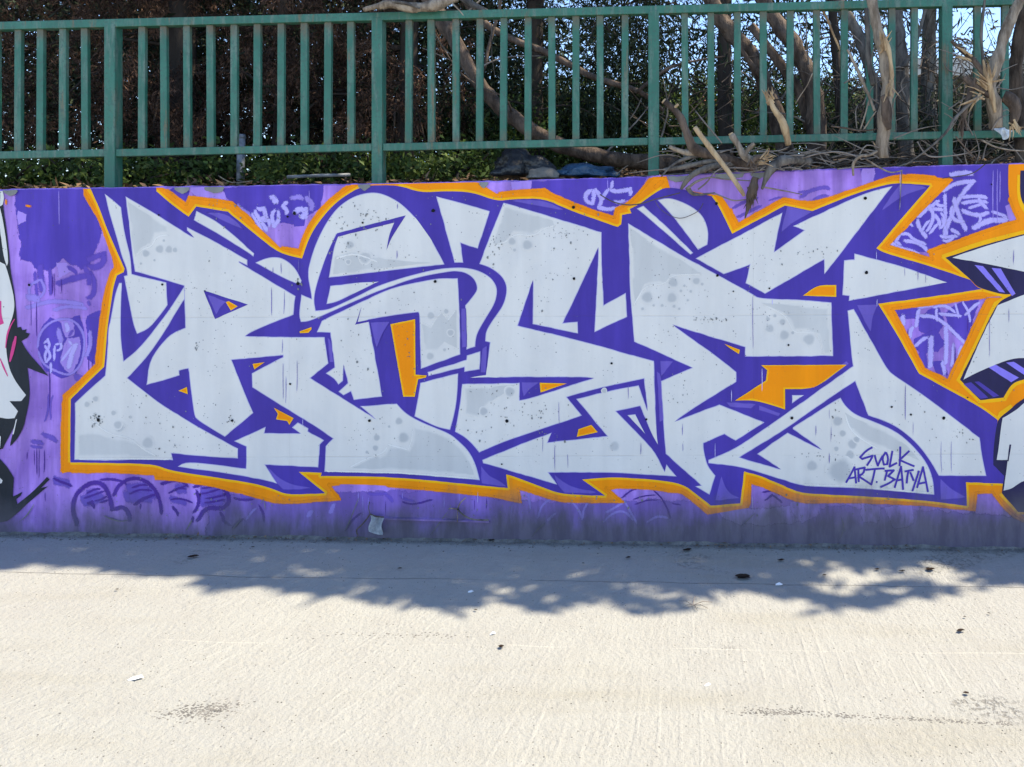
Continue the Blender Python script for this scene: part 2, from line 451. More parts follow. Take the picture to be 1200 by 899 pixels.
M['white_pipe'] = simple('weathered_white_plastic', (0.13, 0.145, 0.17), (0.28, 0.30, 0.33), 16, 0.6, 0.2, 30)
M['twig_dark'] = simple('dark_dead_twig', (0.05, 0.038, 0.03), (0.13, 0.10, 0.08), 12, 0.9, 0.3, 60)
M['wire'] = simple('rusty_wire', (0.06, 0.045, 0.04), (0.13, 0.10, 0.09), 30, 0.7, 0.3, 90)
M['dead_leaf'] = simple('dead_leaf', (0.035, 0.022, 0.016), (0.07, 0.045, 0.03), 30, 0.85, 0.5, 80)
M['paper'] = simple('white_paper_scrap', (0.75, 0.75, 0.75), (0.85, 0.85, 0.85), 20, 0.8, 0.3, 60)
M['hole'] = simple('tie_hole_shade_paint', (0.006, 0.006, 0.008), (0.012, 0.012, 0.014), 20, 1.0, 0)  # near-black colour stands for the shade inside the tie holes
M['roof'] = simple('red_roof_tiles', (0.33, 0.10, 0.06), (0.45, 0.16, 0.10), 3, 0.85, 0.5, 12)
M['plaster'] = simple('cream_plaster', (0.55, 0.50, 0.42), (0.64, 0.60, 0.52), 2, 0.9, 0.2, 20)
M['brown_wall'] = simple('brown_plaster', (0.11, 0.075, 0.06), (0.16, 0.11, 0.09), 2, 0.9, 0.2, 20)
M['glass'] = simple('dark_window_glass', (0.03, 0.035, 0.04), (0.05, 0.055, 0.06), 2, 0.15, 0, spec=0.6)
M['hill'] = simple('far_slope', (0.06, 0.085, 0.035), (0.10, 0.11, 0.05), 0.3, 0.95, 0.3, 2)

def fence_mat(bar=False):
    m, t, b = new_mat('green_bar_paint' if bar else 'green_fence_paint')
    p = t.pos(); ps = t.pos((1, 1, 0.15))
    c = t.mix(t.step(t.noise(p, 6, 4), 0.35, 0.7), (0.020, 0.118, 0.078), (0.033, 0.155, 0.105))
    fade = t.math('MULTIPLY', t.step(t.noise(ps, 26, 4, 0.65), 0.47, 0.68), 0.75)
    c = t.mix(fade, c, (0.13, 0.185, 0.145))
    rust = t.math('MULTIPLY', t.step(t.noise(ps, 17, 5, 0.7), 0.54, 0.64), t.step(t.noise(t.pos((1, 1, .4)), 3.1, 3), 0.45, 0.6))
    c = t.mix(t.math('MULTIPLY', rust, 0.75), c, (0.17, 0.10, 0.05))
    if bar:   # rust creeping down from the weld at the top of each bar and up from the foot
        gz = t.node('ShaderNodeSeparateXYZ'); t.l.new(t.node('ShaderNodeTexCoord').outputs['Generated'], gz.inputs[0])
        zz = t.math('ADD', gz.outputs['Z'], t.math('MULTIPLY', t.math('SUBTRACT', t.noise(p, 9, 4, .7), .5), .34))
        tr = t.math('MAXIMUM', t.step(zz, .84, 1.02), t.math('MULTIPLY', t.step(zz, .10, -.04), .8))
        c = t.mix(t.math('MULTIPLY', tr, .75), c, (0.125, 0.085, 0.05))
    dk = t.step(t.noise(p, 60, 3, 0.7), 0.38, 0.48, 0.6, 0)
    c = t.mix(dk, c, (0.04, 0.09, 0.07))
    t.l.new(c, b.inputs['Base Color']); b.inputs['Roughness'].default_value = 0.55
    h = t.math('SUBTRACT', t.math('MULTIPLY', t.noise(p, 70, 4), 0.5), rust)
    t.l.new(t.bump(h, 0.35, 0.003), b.inputs['Normal'])
    return m
M['fence'] = fence_mat(); M['bar'] = fence_mat(True)

# ------------------------------------------------------------------ ground
gx, gy = 90.0, 90.0
ground = link_mesh('pavement', [(-gx, -gy, SL * gx), (gx, -gy, -SL * gx), (gx, 0.12, -SL * gx), (-gx, 0.12, SL * gx)], [(0, 1, 2, 3)], M['ground'])
tag(ground, kind='structure')

# ------------------------------------------------------------------ wall
TOP = [(-1700, 247), (0, 221.5), (300, 217), (450, 214.5), (600, 211.5), (750, 206.8), (900, 200.3), (1100, 193.8), (1200, 191), (2700, 158)]
def top_y(px):
    return float(np.interp(px, [a for a, _ in TOP], [b for _, b in TOP]))
def base_y(px):
    return 625 + 0.015 * px
wall = empty('graffiti_wall', (0, 0, 0))
tag(wall, 'long concrete wall painted with white and purple graffiti letters under the green railing', 'wall', kind='thing')
mb = MB()
xs = [-1700 + 40 * i for i in range(41)] + [-60 + 4 * i for i in range(331)] + [1300 + 40 * i for i in range(36)]
front_t, front_b, back_t, back_b, bev = [], [], [], [], []
for i, px in enumerate(xs):
    ch = mnoise.noise(Vector((px * 0.06, 1.7, 0))) * 0.9 + mnoise.noise(Vector((px * 0.31, 9.2, 0))) * 0.7
    t_ = W(px, top_y(px) + ch)
    b_ = W(px, base_y(px) + 60)
    front_t.append((t_.x, 0, t_.z - 0.008)); bev.append((t_.x, 0.010, t_.z))
    front_b.append((b_.x, 0, b_.z)); back_t.append((t_.x, 0.28, t_.z + 0.004)); back_b.append((b_.x, 0.28, b_.z))
n = len(xs)
V = front_b + front_t + bev + back_t + back_b
Fs = []
for i in range(n - 1):
    for r in range(4):
        Fs.append((r * n + i, r * n + i + 1, (r + 1) * n + i + 1, (r + 1) * n + i))
wbody = link_mesh('wall_body', V, Fs, M['base'], wall)
wbody.data.materials.append(M['concrete'])
for k, pl in enumerate(wbody.data.polygons):
    if k % 4 in (2, 3): pl.material_index = 1
wbody.data.update()

# ---- painted layers: every layer lies a fraction of a millimetre above the one below
def smooth_poly(pts, closed=True, ang=38, it=2):
    P = [Vector(p) for p in pts]
    for _ in range(it):
        Q = []; m = len(P)
        for i in range(m):
            if not closed and i in (0, m - 1): Q.append(P[i]); continue
            a, b, c = P[i - 1], P[i], P[(i + 1) % m]
            u, v = (b - a), (c - b)
            if u.length > 0.01 and v.length > 0.01 and u.angle(v) < R(ang):
                Q.append(b + (a - b) * min(0.25, 8 / u.length)); Q.append(b + (c - b) * min(0.25, 8 / v.length))
            else: Q.append(b)
        P = Q
    return P

def jitter(P, amp=0.22, stepx=5.0, closed=True):
    out = []; m = len(P)
    for i in range(m if closed else m - 1):
        a, b = P[i], P[(i + 1) % m]
        L = (b - a).length; k = max(1, int(L / stepx))
        nrm = Vector((-(b - a).y, (b - a).x)); nrm = nrm / (nrm.length + 1e-9)
        out.append(a)
        for j in range(1, k):
            q = a + (b - a) * (j / k)
            out.append(q + nrm * (amp * mnoise.noise(Vector((q.x * 0.09, q.y * 0.09, 3.3))) * 2 + random.gauss(0, amp * 0.25)))
    if not closed: out.append(P[-1])
    return out

def area(P):
    return sum(P[i - 1].x * P[i].y - P[i].x * P[i - 1].y for i in range(len(P))) / 2

def clip_top(P):
    """keep paint on the wall: nothing above its top edge"""
    return [Vector((p.x, max(p.y, top_y(p.x) + 1.2))) for p in P]

def poly_verts(P, lay):
    return [W(p.x, p.y, -lay) for p in P]

class Paint:
    """collects flat shapes that make one painted part"""
    n = 0
    def __init__(s): s.v, s.f, s.soft, s.marks = [], [], [], []
    def mark(s): s.marks.append((len(s.v), len(s.f)))
    def poly(s, pts, lay, sm=True, amp=0.22, ang=38, clip=False):
        s.mark()
        P = [Vector(p) for p in pts]
        if sm: P = smooth_poly(P, True, ang)
        P = jitter(P, amp)
        if clip: P = clip_top(P)
        if area(P) > 0: P = P[::-1]      # image y runs down: this winding faces the street
        b = len(s.v); s.v += [tuple(q) for q in poly_verts(P, lay)]
        s.f.append(tuple(range(b, b + len(P)))); s.soft += [1.0] * len(P)
    def fringe(s, pts, lay, w=1.5, ang=38):
        """polygon whose last w pixels inside the edge run from full paint to the edge tone"""
        s.mark()
        P = jitter(smooth_poly(pts, True, ang), .28)
        if area(P) > 0: P = P[::-1]
        m = len(P); ins = []; nb = []
        for i in range(m):
            e1, e2 = (P[i] - P[i - 1]), (P[(i + 1) % m] - P[i])
            e1 = e1 / (e1.length + 1e-9); e2 = e2 / (e2.length + 1e-9)
            bis = Vector((-e1.y, e1.x)) + Vector((-e2.y, e2.x))
            k = min(w / max(.3, 1 + e1.dot(e2)), w * 2)
            nb.append(-bis * k)
        if abs(area([a + c for a, c in zip(P, nb)])) > abs(area(P)): nb = [-c for c in nb]
        A = np.array([(q.x, q.y) for q in P]); B = np.array([(q.x, q.y) for q in nb]); f = np.ones(m)
        for _ in range(12):      # pull the inset back wherever it would cross itself
            I = A + B * f[:, None]; J = np.roll(I, -1, 0); dI = J - I
            cr = lambda u, v: u[..., 0] * v[..., 1] - u[..., 1] * v[..., 0]
            w_ = I[None] - I[:, None]
            den = cr(dI[:, None], dI[None]); den[np.abs(den) < 1e-9] = 1e-9
            t_ = cr(w_, dI[None]) / den; u_ = cr(w_, dI[:, None]) / den
            X = (t_ > -.01) & (t_ < 1.01) & (u_ > -.01) & (u_ < 1.01)
            ix = np.arange(m); gap = np.abs(ix[:, None] - ix[None]); gap = np.minimum(gap, m - gap)
            bad = np.unique(np.argwhere(X & (gap > 1)))
            if len(bad) == 0: break
            for o_ in range(-2, 4): f[(bad + o_) % m] *= .45
        ins = [Vector(q) for q in (A + B * f[:, None])]
        b = len(s.v)
        s.v += [tuple(q) for q in poly_verts(P, lay)]; s.soft += [0.0] * m
        s.v += [tuple(q) for q in poly_verts(ins, lay + 3e-5)]; s.soft += [1.0] * m
        s.f.append(tuple(range(b + m, b + 2 * m)))
        for i in range(m):
            j = (i + 1) % m
            s.f.append((b + i, b + j, b + m + j, b + m + i))
    def feather(s, pts, lay, w, amp=0.4, sm=True, clip=False):
        """polygon with a soft rim: full inside, fading to nothing w pixels outside"""
        s.mark(); Paint.n = (Paint.n + 1) % 23; lay += 0.000008 * Paint.n
        P = [Vector(p) for p in pts]
        if sm: P = smooth_poly(P, True)
        P = jitter(P, amp, 6)
        if area(P) > 0: P = P[::-1]
        m = len(P); out = []
        for i in range(m):
            t = (P[(i + 1) % m] - P[i - 1]); nrm = Vector((-t.y, t.x)); nrm = nrm / (nrm.length + 1e-9)
            out.append(P[i] + nrm * w)
        # outward check
        if abs(area(out)) < abs(area(P)):
            out = [P[i] * 2 - out[i] for i in range(m)]
        if clip: P = clip_top(P); out = clip_top(out)
        b = len(s.v)
        s.v += [tuple(q) for q in poly_verts(P, lay)]; s.soft += [1.0] * m
        s.v += [tuple(q) for q in poly_verts(out, lay)]; s.soft += [0.0] * m
        s.f.append(tuple(range(b, b + m)))
        for i in range(m):
            j = (i + 1) % m
            s.f.append((b + i, b + m + i, b + m + j, b + j))
    def disc(s, c, r, lay, rim=0.45, ry=None):
        ry = ry or r
        s.mark(); k = 14; b = len(s.v); ph = random.random(); Paint.n = (Paint.n + 1) % 23; lay += 0.000008 * Paint.n
        ir = max(0.3, 1 - rim)
        for q, f in ((ir, 1.0), (1 + rim * 0.5, 0.0)):
            for i in range(k):
                a = 2 * math.pi * (i + ph) / k
                rr = 1 + 0.06 * math.sin(3 * a + c[0])
                s.v.append(tuple(W(c[0] + math.cos(a) * r * q * rr, c[1] - math.sin(a) * ry * q * rr, -lay))); s.soft.append(f)
        s.f.append(tuple(b + i for i in range(k)))
        for i in range(k):
            j = (i + 1) % k
            s.f.append((b + i, b + k + i, b + k + j, b + j))
    def stroke(s, pts, w, lay, soft=True, closed=False, taper=False, ang=75, amp=0.15, clip=False, it=2, new=True):
        if new: s.mark()
        if not closed and len(pts) > 2:
            V_ = [Vector(p) for p in pts]
            for i in range(1, len(V_) - 1):
                u, v = V_[i] - V_[i - 1], V_[i + 1] - V_[i]
                if u.length > .1 and v.length > .1 and u.angle(v) > R(78):
                    ex = u.normalized() * w * .3
                    s.stroke(list(pts[:i]) + [tuple(V_[i] + ex)], w, lay, soft, False, taper, ang, amp, clip, it, False)
                    s.stroke([tuple(V_[i] - v.normalized() * w * .3)] + list(pts[i:]), w, lay + .000012, soft, False, taper, ang, amp, clip, it, False)
                    return
        P = smooth_poly(pts, closed, ang, it) if it else [Vector(p) for p in pts]
        P = jitter(P, amp, 4, closed)
        m = len(P); b = len(s.v)
        if closed: P = P + [P[0]]; m += 1
        for i in range(m):
            a = P[max(i - 1, 0)]; c = P[min(i + 1, m - 1)]
            if closed and i in (0, m - 1): a, c = P[-2], P[1]
            t = c - a; nrm = Vector((-t.y, t.x)); nrm = nrm / (nrm.length + 1e-9)
            k = 1.0
            if closed is False and 0 < i < m - 1:
                u, v = (P[i] - P[i - 1]).normalized(), (P[i + 1] - P[i]).normalized()
                k = 1 / max(0.45, math.cos(u.angle(v, 0) / 2))
            ww = w * k * 0.5 * (1 + 0.1 * mnoise.noise(Vector((P[i].x * .05, P[i].y * .05, 7))))
            e = 1.0
            if taper: e = min(1.0, min(i, m - 1 - i) / (m * 0.3) + 0.15)
            ww *= (0.4 + 0.6 * e)
            row = (P[i] - nrm * ww, P[i], P[i] + nrm * ww)
            if clip: row = clip_top(row)
            s.v += [tuple(W(q.x, q.y, -lay - 6e-6 * (i % 15))) for q in row]
            end = 0.25 if (soft and not closed and i in (0, m - 1)) else 1.0
            s.soft += [0.0 if soft else 1.0, end * (1.0), 0.0 if soft else 1.0]
        for i in range(m - 1):
            r = b + 3 * i
            s.f.append((r, r + 3, r + 4, r + 1)); s.f.append((r + 1, r + 4, r + 5, r + 2))
    def each(s, name, mat, parent):
        """one object for every mark"""
        ends = s.marks[1:] + [(len(s.v), len(s.f))]
        for (a, b), (c, d) in zip(s.marks, ends):
            q = Paint(); q.v, q.soft = s.v[a:c], s.soft[a:c]
            q.f = [tuple(i - a for i in f) for f in s.f[b:d]]
            q.build(name, mat, parent)
    def build(s, name, mat, parent, label=None, kind=None):
        o = link_mesh(name, s.v, s.f, mat, parent)
        at = o.data.attributes.new('soft', 'FLOAT', 'POINT')
        at.data.foreach_set('value', s.soft)
        # every face towards the street
        fl = [p.index for p in o.data.polygons if p.normal.y > 0]
        if fl:
            bm = bmesh.new(); bm.from_mesh(o.data); bm.faces.ensure_lookup_table()
            bmesh.ops.reverse_faces(bm, faces=[bm.faces[i] for i in fl]); bm.to_mesh(o.data); bm.free()
        tag(o, label, kind=kind)
        return o

# layer heights (metres in front of the concrete)
L_PATCH, L_TAG, L_OR, L_YEL, L_PUR, L_HI, L_WH, L_GR, L_TOP = 0.0006, 0.0012, 0.0022, 0.0028, 0.0034, 0.0040, 0.0046, 0.0054, 0.0066

# ------------------------------------------------------------------ mural: background paint
random.seed(11)
p = Paint()
p.feather([(21, 221), (98, 221), (106, 243), (113, 255), (116, 275), (109, 288), (104, 300), (98, 312), (84, 306), (74, 300), (66, 306), (58, 314), (42, 312), (40, 304), (27, 302), (25, 262), (22, 240)], L_PATCH, 7, 1.6, clip=True)
p.feather([(48, 388), (60, 374), (72, 381), (92, 372), (97, 394), (96, 420), (88, 436), (72, 441), (54, 432), (46, 412)], L_PATCH, 4, 1.0)
p.feather([(104, 372), (117, 366), (112, 425), (104, 420)], L_PATCH, 4, .8)
p.feather([(262, 222), (300, 217), (377, 216), (374, 243), (358, 251), (350, 262), (330, 258), (306, 264), (288, 250), (272, 237)], L_PATCH, 4, 1.0, clip=True)
p.feather([(344, 257), (357, 257), (356, 264), (345, 265)], L_PATCH, 1.5, .5)
p.feather([(200, 222), (219, 238), (221, 219), (206, 219)], L_PATCH, 2, .6, clip=True)
p.feather([(623, 213), (660, 209), (757, 207), (748, 224), (723, 240), (720, 252), (694, 246), (648, 227), (622, 221)], L_PATCH, 4, 1.2, clip=True)
p.feather([(1010, 198), (1080, 195), (1182, 192), (1182, 230), (1193, 254), (1150, 269), (1093, 296), (1042, 287), (1112, 212), (1056, 205), (1012, 216)], L_PATCH, 3, .8, clip=True)
p.feather([(1047, 363), (1075, 356), (1072, 372), (1058, 372)], L_PATCH, 4, 1)
p.feather([(1078, 372), (1098, 362), (1104, 378), (1095, 392), (1080, 386)], L_PATCH, 5, 1)
p.feather([(1110, 368), (1132, 352), (1146, 352), (1136, 378), (1132, 396), (1118, 390)], L_PATCH, 5, 1)
p.feather([(1072, 398), (1096, 388), (1106, 402), (1098, 410), (1078, 412)], L_PATCH, 4, 1)
p.feather([(1072, 418), (1084, 412), (1086, 430), (1078, 430)], L_PATCH, 3, 1)
p.feather([(1093, 425), (1104, 424), (1110, 440), (1098, 436)], L_PATCH, 3, 1)
p.each('roller_patch', M['patch'], wall)

p = Paint()
p.feather([(255, 590), (270, 584), (290, 586), (400, 582), (520, 578), (600, 592), (720, 592), (810, 590), (850, 604), (930, 598), (1050, 600), (1140, 606), (1250, 616), (1250, 660), (600, 650), (240, 650)], L_PATCH, 8, 2.0)
p.each('roller_patch', M['foot'], wall)
p = Paint()   # lighter violet areas that were left uncovered or painted back
p.feather([(67, 309), (78, 309), (82, 318), (70, 325)], L_PATCH + .0002, 3, 1)
p.feather([(22, 249), (30, 252), (29, 258), (22, 262)], L_PATCH + .0002, 3, 1.2)
p.feather([(73, 378), (84, 377), (86, 392), (78, 394)], L_PATCH + .0002, 4, 1)
p.feather([(80, 398), (92, 396), (92, 416), (82, 436), (74, 424)], L_PATCH + .0002, 5, 1)
p.feather([(222, 220), (255, 218), (264, 234), (232, 230)], L_PATCH + .0002, 4, 1, clip=True)
p.feather([(600, 214), (622, 212), (621, 222), (602, 224)], L_PATCH + .0002, 3, 1, clip=True)
p.feather([(1012, 198), (1024, 197), (1022, 216), (1010, 219)], L_PATCH + .0002, 3, 1, clip=True)
p.feather([(1179, 242), (1184, 240), (1194, 256), (1184, 260)], L_PATCH + .0002, 2, .6)
p.feather([(840, 586), (870, 600), (905, 600), (955, 592), (940, 608), (890, 612), (850, 605)], L_PATCH + .0002, 7, 1.8)
p.feather([(928, 590), (958, 588), (956, 604), (940, 610), (930, 600)], L_PATCH + .0002, 5, 2)
p.feather([(1040, 596), (1066, 592), (1068, 612), (1048, 616)], L_PATCH + .0002, 6, 2)
p.feather([(1012, 594), (1030, 596), (1026, 612), (1014, 610)], L_PATCH + .0002, 5, 2)
p.each('violet_patch', M['violet'], wall)

# ---- tags on the background
def tagset(name, mat, lay, items, label=None):
    q = Paint()
    for i, (w, pts) in enumerate(items):
        q.stroke(pts, w * 1.42, lay + 0.00002 * i)
    e = empty(name); e.parent = wall
    q.each('spray_stroke', mat, e)
    return e

# upper right: overlapping lilac letters
u = lambda L: [(1000 + a / 6, 180 + b / 6) for a, b in L]
tagset('lilac_tag', M['tag_light'], L_TAG, [
    (7, u([(610, 275), (720, 205), (845, 195), (745, 305), (640, 560)])), (8, u([(665, 155), (760, 135), (855, 140)])),
    (6, u([(640, 270), (650, 420), (640, 610)])), (7, u([(700, 300), (745, 450), (805, 555)])),
    (6, u([(740, 310), (860, 298), (955, 310)])), (6, u([(750, 355), (850, 330), (960, 345)])),
    (5, u([(800, 390), (880, 360), (940, 345)])), (7, u([(750, 395), (880, 445), (965, 405)])),
    (6, u([(560, 345), (480, 430), (440, 455)])), (6, u([(610, 320), (530, 390), (650, 395)])),
    (7, u([(445, 440), (460, 520), (525, 600)])), (5, u([(475, 560), (500, 510), (545, 455)])),
    (5, u([(530, 580), (560, 530), (605, 480)])), (5, u([(345, 530), (400, 490), (435, 520)])),
    (5, u([(310, 580), (380, 555), (420, 605), (525, 640)])), (6, u([(340, 615), (450, 620), (535, 690)])),
    (7, u([(250, 615), (330, 670), (430, 690), (490, 735)])), (5, u([(615, 440), (640, 500), (665, 590)])),
    (5, u([(655, 490), (680, 450), (705, 435)])), (6, u([(675, 530), (710, 545), (765, 575)])),
    (9, u([(825, 535), (950, 465), (1095, 470)])), (6, u([(960, 405), (1050, 430), (1105, 475)])),
    (6, u([(595, 580), (650, 590), (745, 575)])), (6, u([(560, 420), (600, 460), (620, 540)])), (5, u([(560, 350), (620, 370), (655, 360)])),
    (6, u([(865, 300), (900, 350), (960, 400)])),
    (6, u([(470, 470), (440, 400), (500, 350), (560, 400), (560, 480), (510, 560)])), (6, u([(700, 345), (680, 420), (720, 480), (800, 470)])),
    (5, u([(600, 410), (640, 440), (640, 500), (600, 540)])), (5, u([(880, 500), (900, 450), (870, 420), (800, 440)])), (6, u([(330, 560), (300, 620), (350, 650)])), (5, u([(610, 610), (680, 620), (720, 560)]))])
u2 = lambda L: [(1000 + a / 6, 330 + b / 6) for a, b in L]
tagset('lilac_tag', M['tag_light'], L_TAG, [
    (6, u2([(455, 245), (560, 240), (650, 300), (720, 370), (800, 450)])), (6, u2([(420, 475), (470, 420), (540, 375)])),
    (6, u2([(465, 175), (450, 240), (440, 335)])), (5, u2([(590, 170), (580, 230), (600, 290)])),
    (5, u2([(550, 190), (640, 160), (730, 225)])), (5, u2([(590, 225), (680, 235), (770, 240)])),
    (4, u2([(760, 130), (810, 210), (825, 295)])), (5, u2([(780, 245), (840, 180), (905, 130)])),
    (4, u2([(710, 140), (730, 200), (745, 270)])), (6, u2([(440, 190), (510, 170), (580, 160)])),
    (9, u2([(545, 370), (545, 480), (540, 620)])), (7, u2([(650, 300), (655, 430), (650, 600)])),
    (8, u2([(340, 220), (350, 280), (345, 330)])), (7, u2([(620, 540), (635, 600), (650, 670)])),
    (7, u2([(420, 300), (400, 360), (395, 420)])), (6, u2([(700, 420), (705, 500), (690, 610)])), (6, u2([(760, 430), (750, 500), (730, 560)]))])
# P O S O between the first two letters
u3 = lambda L: [(200 + a / 6, 200 + b / 6) for a, b in L]
tagset('bubble_letter_tag', M['tag_light'], L_TAG, [
    (7, u3([(580, 270), (625, 350), (690, 435)])), (7, u3([(590, 272), (655, 268), (672, 325), (620, 350)])), (6, u3([(630, 350), (690, 350), (700, 410)])),
    (7, u3([(738, 258), (705, 320), (728, 390), (765, 345), (748, 265)])), (7, u3([(825, 205), (790, 250), (820, 280), (815, 320)])),
    (9, u3([(870, 320), (890, 270), (945, 275), (945, 320), (890, 330)])), (9, u3([(690, 205), (720, 190), (740, 215), (705, 222)])),
    (5, u3([(560, 290), (610, 370), (660, 430)]))])
tagset('bubble_letter_haze', M['tag_soft'], L_TAG + .0004, [
    (9, u3([(930, 180), (990, 220), (1000, 300)])), (8, u3([(830, 210), (890, 180), (950, 200)])), (10, u3([(450, 240), (520, 300), (580, 330)]))])
u4 = lambda L: [(600 + a / 6, 200 + b / 6) for a, b in L]
tagset('lilac_tag', M['tag_light'], L_TAG, [
    (7, u4([(575, 120), (515, 165), (520, 220), (565, 230), (580, 170), (565, 120)])), (6, u4([(570, 120), (640, 200), (610, 260), (690, 275), (745, 250)])),
    (6, u4([(620, 230), (650, 170), (690, 110)])), (7, u4([(660, 130), (740, 150), (830, 130), (840, 190)])), (6, u4([(700, 215), (760, 225), (800, 200)])),
    (7, u4([(320, 160), (350, 180)])), (5, u4([(705, 60), (700, 140)]))])
# left: 8PE with a ring round it
u5 = lambda L: [(a / 6, 350 + b / 6) for a, b in L]
tagset('lilac_tag', M['tag_light'], L_TAG + .0003, [
    (4.5, u5([(305, 325), (335, 288), (352, 330), (310, 395), (325, 445), (360, 405), (330, 350), (305, 325)])),
    (4.5, u5([(385, 315), (380, 380), (385, 450)])), (4.5, u5([(378, 335), (425, 308), (435, 350), (390, 375)])),
    (4.5, u5([(470, 290), (515, 330), (470, 385), (425, 455)])), (4.5, u5([(350, 440), (360, 490), (350, 540)])), (6, u5([(495, 265), (520, 275)])),
    (8, u5([(540, 300), (500, 400), (480, 510)])), (7, u5([(450, 170), (480, 200), (470, 250)]))])
tagset('ring_tag', M['tag_soft'], L_TAG + .0003, [
    (4, u5([(265, 360), (270, 260), (330, 180), (420, 140), (520, 150), (590, 240), (595, 350), (570, 470), (490, 545), (390, 510), (300, 460), (265, 360)])),
    (7, u5([(630, 210), (640, 330), (600, 420)])), (9, u5([(400, 190), (420, 270), (440, 330)])), (12, u5([(170, 0), (230, -10), (300, 20)]))])
q = Paint()
q.stroke([(34, 334), (48, 328), (54, 340), (44, 352), (34, 348)], 7, L_TAG, closed=True)
q.stroke([(60, 365), (80, 358), (104, 362)], 9, L_TAG); q.stroke([(28, 362), (60, 352), (100, 357)], 10, L_TAG + .0001)
q.each('faint_ring', M['tag_soft'], wall)
tagset('purple_swirl', M['tag_dark2'], L_PATCH + .0003, [
    (11, [(46, 308), (48, 326), (50, 344)]), (6, [(58, 312), (59, 330), (60, 348)]), (10, [(100, 306), (114, 300), (121, 298), (122, 308), (112, 314), (100, 312)]), (10, [(64, 334), (80, 328), (96, 324), (108, 322)]),
    (8, [(104, 316), (111, 330), (110, 346), (100, 352)]), (9, [(96, 310), (104, 320), (106, 336)]), (6, [(76, 312), (86, 316), (92, 322)]), (5, [(40, 316), (42, 334), (44, 350)])])
tagset('purple_smudge', M['tag_shade'], L_TAG, [
    (6, [(936, 233), (948, 224), (966, 219), (975, 222)]), (5, [(950, 236), (962, 230), (974, 229)]), (4, [(934, 226), (946, 224), (944, 232)]), (5, [(857, 246), (872, 236), (890, 231)]), (5, [(862, 256), (878, 248), (894, 240)]), (3, [(900, 236), (915, 230), (926, 236)]),
    (8, [(46, 508), (58, 512), (70, 518)]), (7, [(34, 518), (44, 518), (53, 520)]), (5, [(34, 523), (42, 524), (52, 524)]), (6, [(448, 576), (456, 582), (462, 590)]), (5, [(428, 578), (440, 580), (456, 578)]), (4, [(466, 580), (476, 586), (488, 587)]), 
    (7, [(56, 358), (62, 356)]), (7, [(100, 354), (108, 357)]), (10, [(85, 440), (100, 446)]), (5, [(86, 385), (80, 396)]),
    (5, [(24, 410), (31, 425), (44, 436)]), (3, [(56, 460), (57, 480), (52, 496)]), (3, [(62, 462), (58, 476), (60, 494)])])

# bottom: dark throw-up outlines on the left
v0 = lambda L: [(a / 6, 490 + b / 6) for a, b in L]
v1 = lambda L: [(200 + a / 6, 490 + b / 6) for a, b in L]
tagset('dark_bubble_tag', M['tag_dark'], L_TAG, [
    (7.2, v0([(550, 770), (508, 650), (525, 550), (595, 475), (680, 445), (745, 485), (780, 580), (790, 665)])), (5.9, v0([(605, 610), (645, 592), (675, 645)])),
    (5.9, v0([(795, 560), (825, 480), (900, 425), (1000, 425), (1085, 490), (1125, 580), (1140, 690)])), (6.5, v0([(785, 660), (850, 620), (900, 650), (922, 735)])),
    (3.9, v0([(680, 440), (760, 428), (850, 440), (900, 470)])), (4.5, v0([(930, 620), (1010, 570), (1100, 530)])), (3.9, v0([(985, 590), (990, 650)])),
    (5.2, v1([(-80, 470), (0, 440), (80, 440), (140, 490)])), (6.5, v1([(140, 505), (210, 460), (330, 470), (400, 520), (415, 585), (370, 640), (260, 625), (205, 690), (180, 740)])),
    (5.2, v1([(170, 490), (200, 560), (190, 630), (150, 680)])), (5.2, v1([(0, 620), (40, 650), (60, 700)])), (5.2, v1([(150, 680), (160, 740)])),
    (3.9, v1([(610, 600), (650, 660), (660, 740)])), (4.5, v1([(340, 660), (370, 690), (370, 730), (440, 760)])), (4.5, v1([(430, 790), (470, 730), (520, 700)])),
    (3.2, v0([(600, 540), (660, 500), (720, 495)])), (3.2, v0([(580, 570), (660, 540), (740, 510)])), (3.2, v0([(650, 590), (720, 570), (760, 540)])),
    (3.2, v0([(690, 600), (740, 585), (770, 570)])), (3.2, v0([(910, 500), (980, 470), (1060, 470)])), (3.2, v0([(900, 540), (980, 500), (1080, 510)])), (3.2, v0([(940, 610), (1000, 560), (1080, 545)])),
    (3.2, v1([(-30, 540), (40, 500), (120, 470)])), (3.2, v1([(-20, 580), (60, 560), (170, 600)])), (3.2, v1([(0, 520), (60, 490), (120, 500)])), (3.2, v1([(200, 540), (280, 520), (370, 490)])),
    (3.2, v1([(230, 570), (300, 560), (390, 540)])), (3.2, v1([(210, 500), (270, 485), (340, 480)])), (3.2, v1([(220, 600), (300, 590), (390, 570)])), (3.9, v1([(430, 560), (520, 580), (600, 565)])),
    (3, [(470, 588), (484, 592), (508, 585)]), (3, [(424, 600), (412, 610), (404, 624)]), (4, [(60, 560), (72, 565), (86, 570)])])
tagset('violet_bubble_fill', M['tag_shade'], L_TAG - .0003, [(20, v0([(560, 590), (740, 545)])), (20, v0([(860, 560), (1100, 520)])), (16, v1([(190, 600), (390, 545)])), 
    (14, v0([(600, 540), (700, 520)])), (16, v0([(880, 500), (1050, 480)])), (16, v0([(900, 560), (1080, 560)])), (16, v1([(20, 500), (120, 490)])), (18, v1([(200, 520), (380, 510)])),
    (16, v1([(200, 570), (380, 580)])), (12, v1([(480, 540), (580, 545)])), (10, v1([(-20, 560), (120, 600)])), (12, [(60, 562), (84, 568)])])
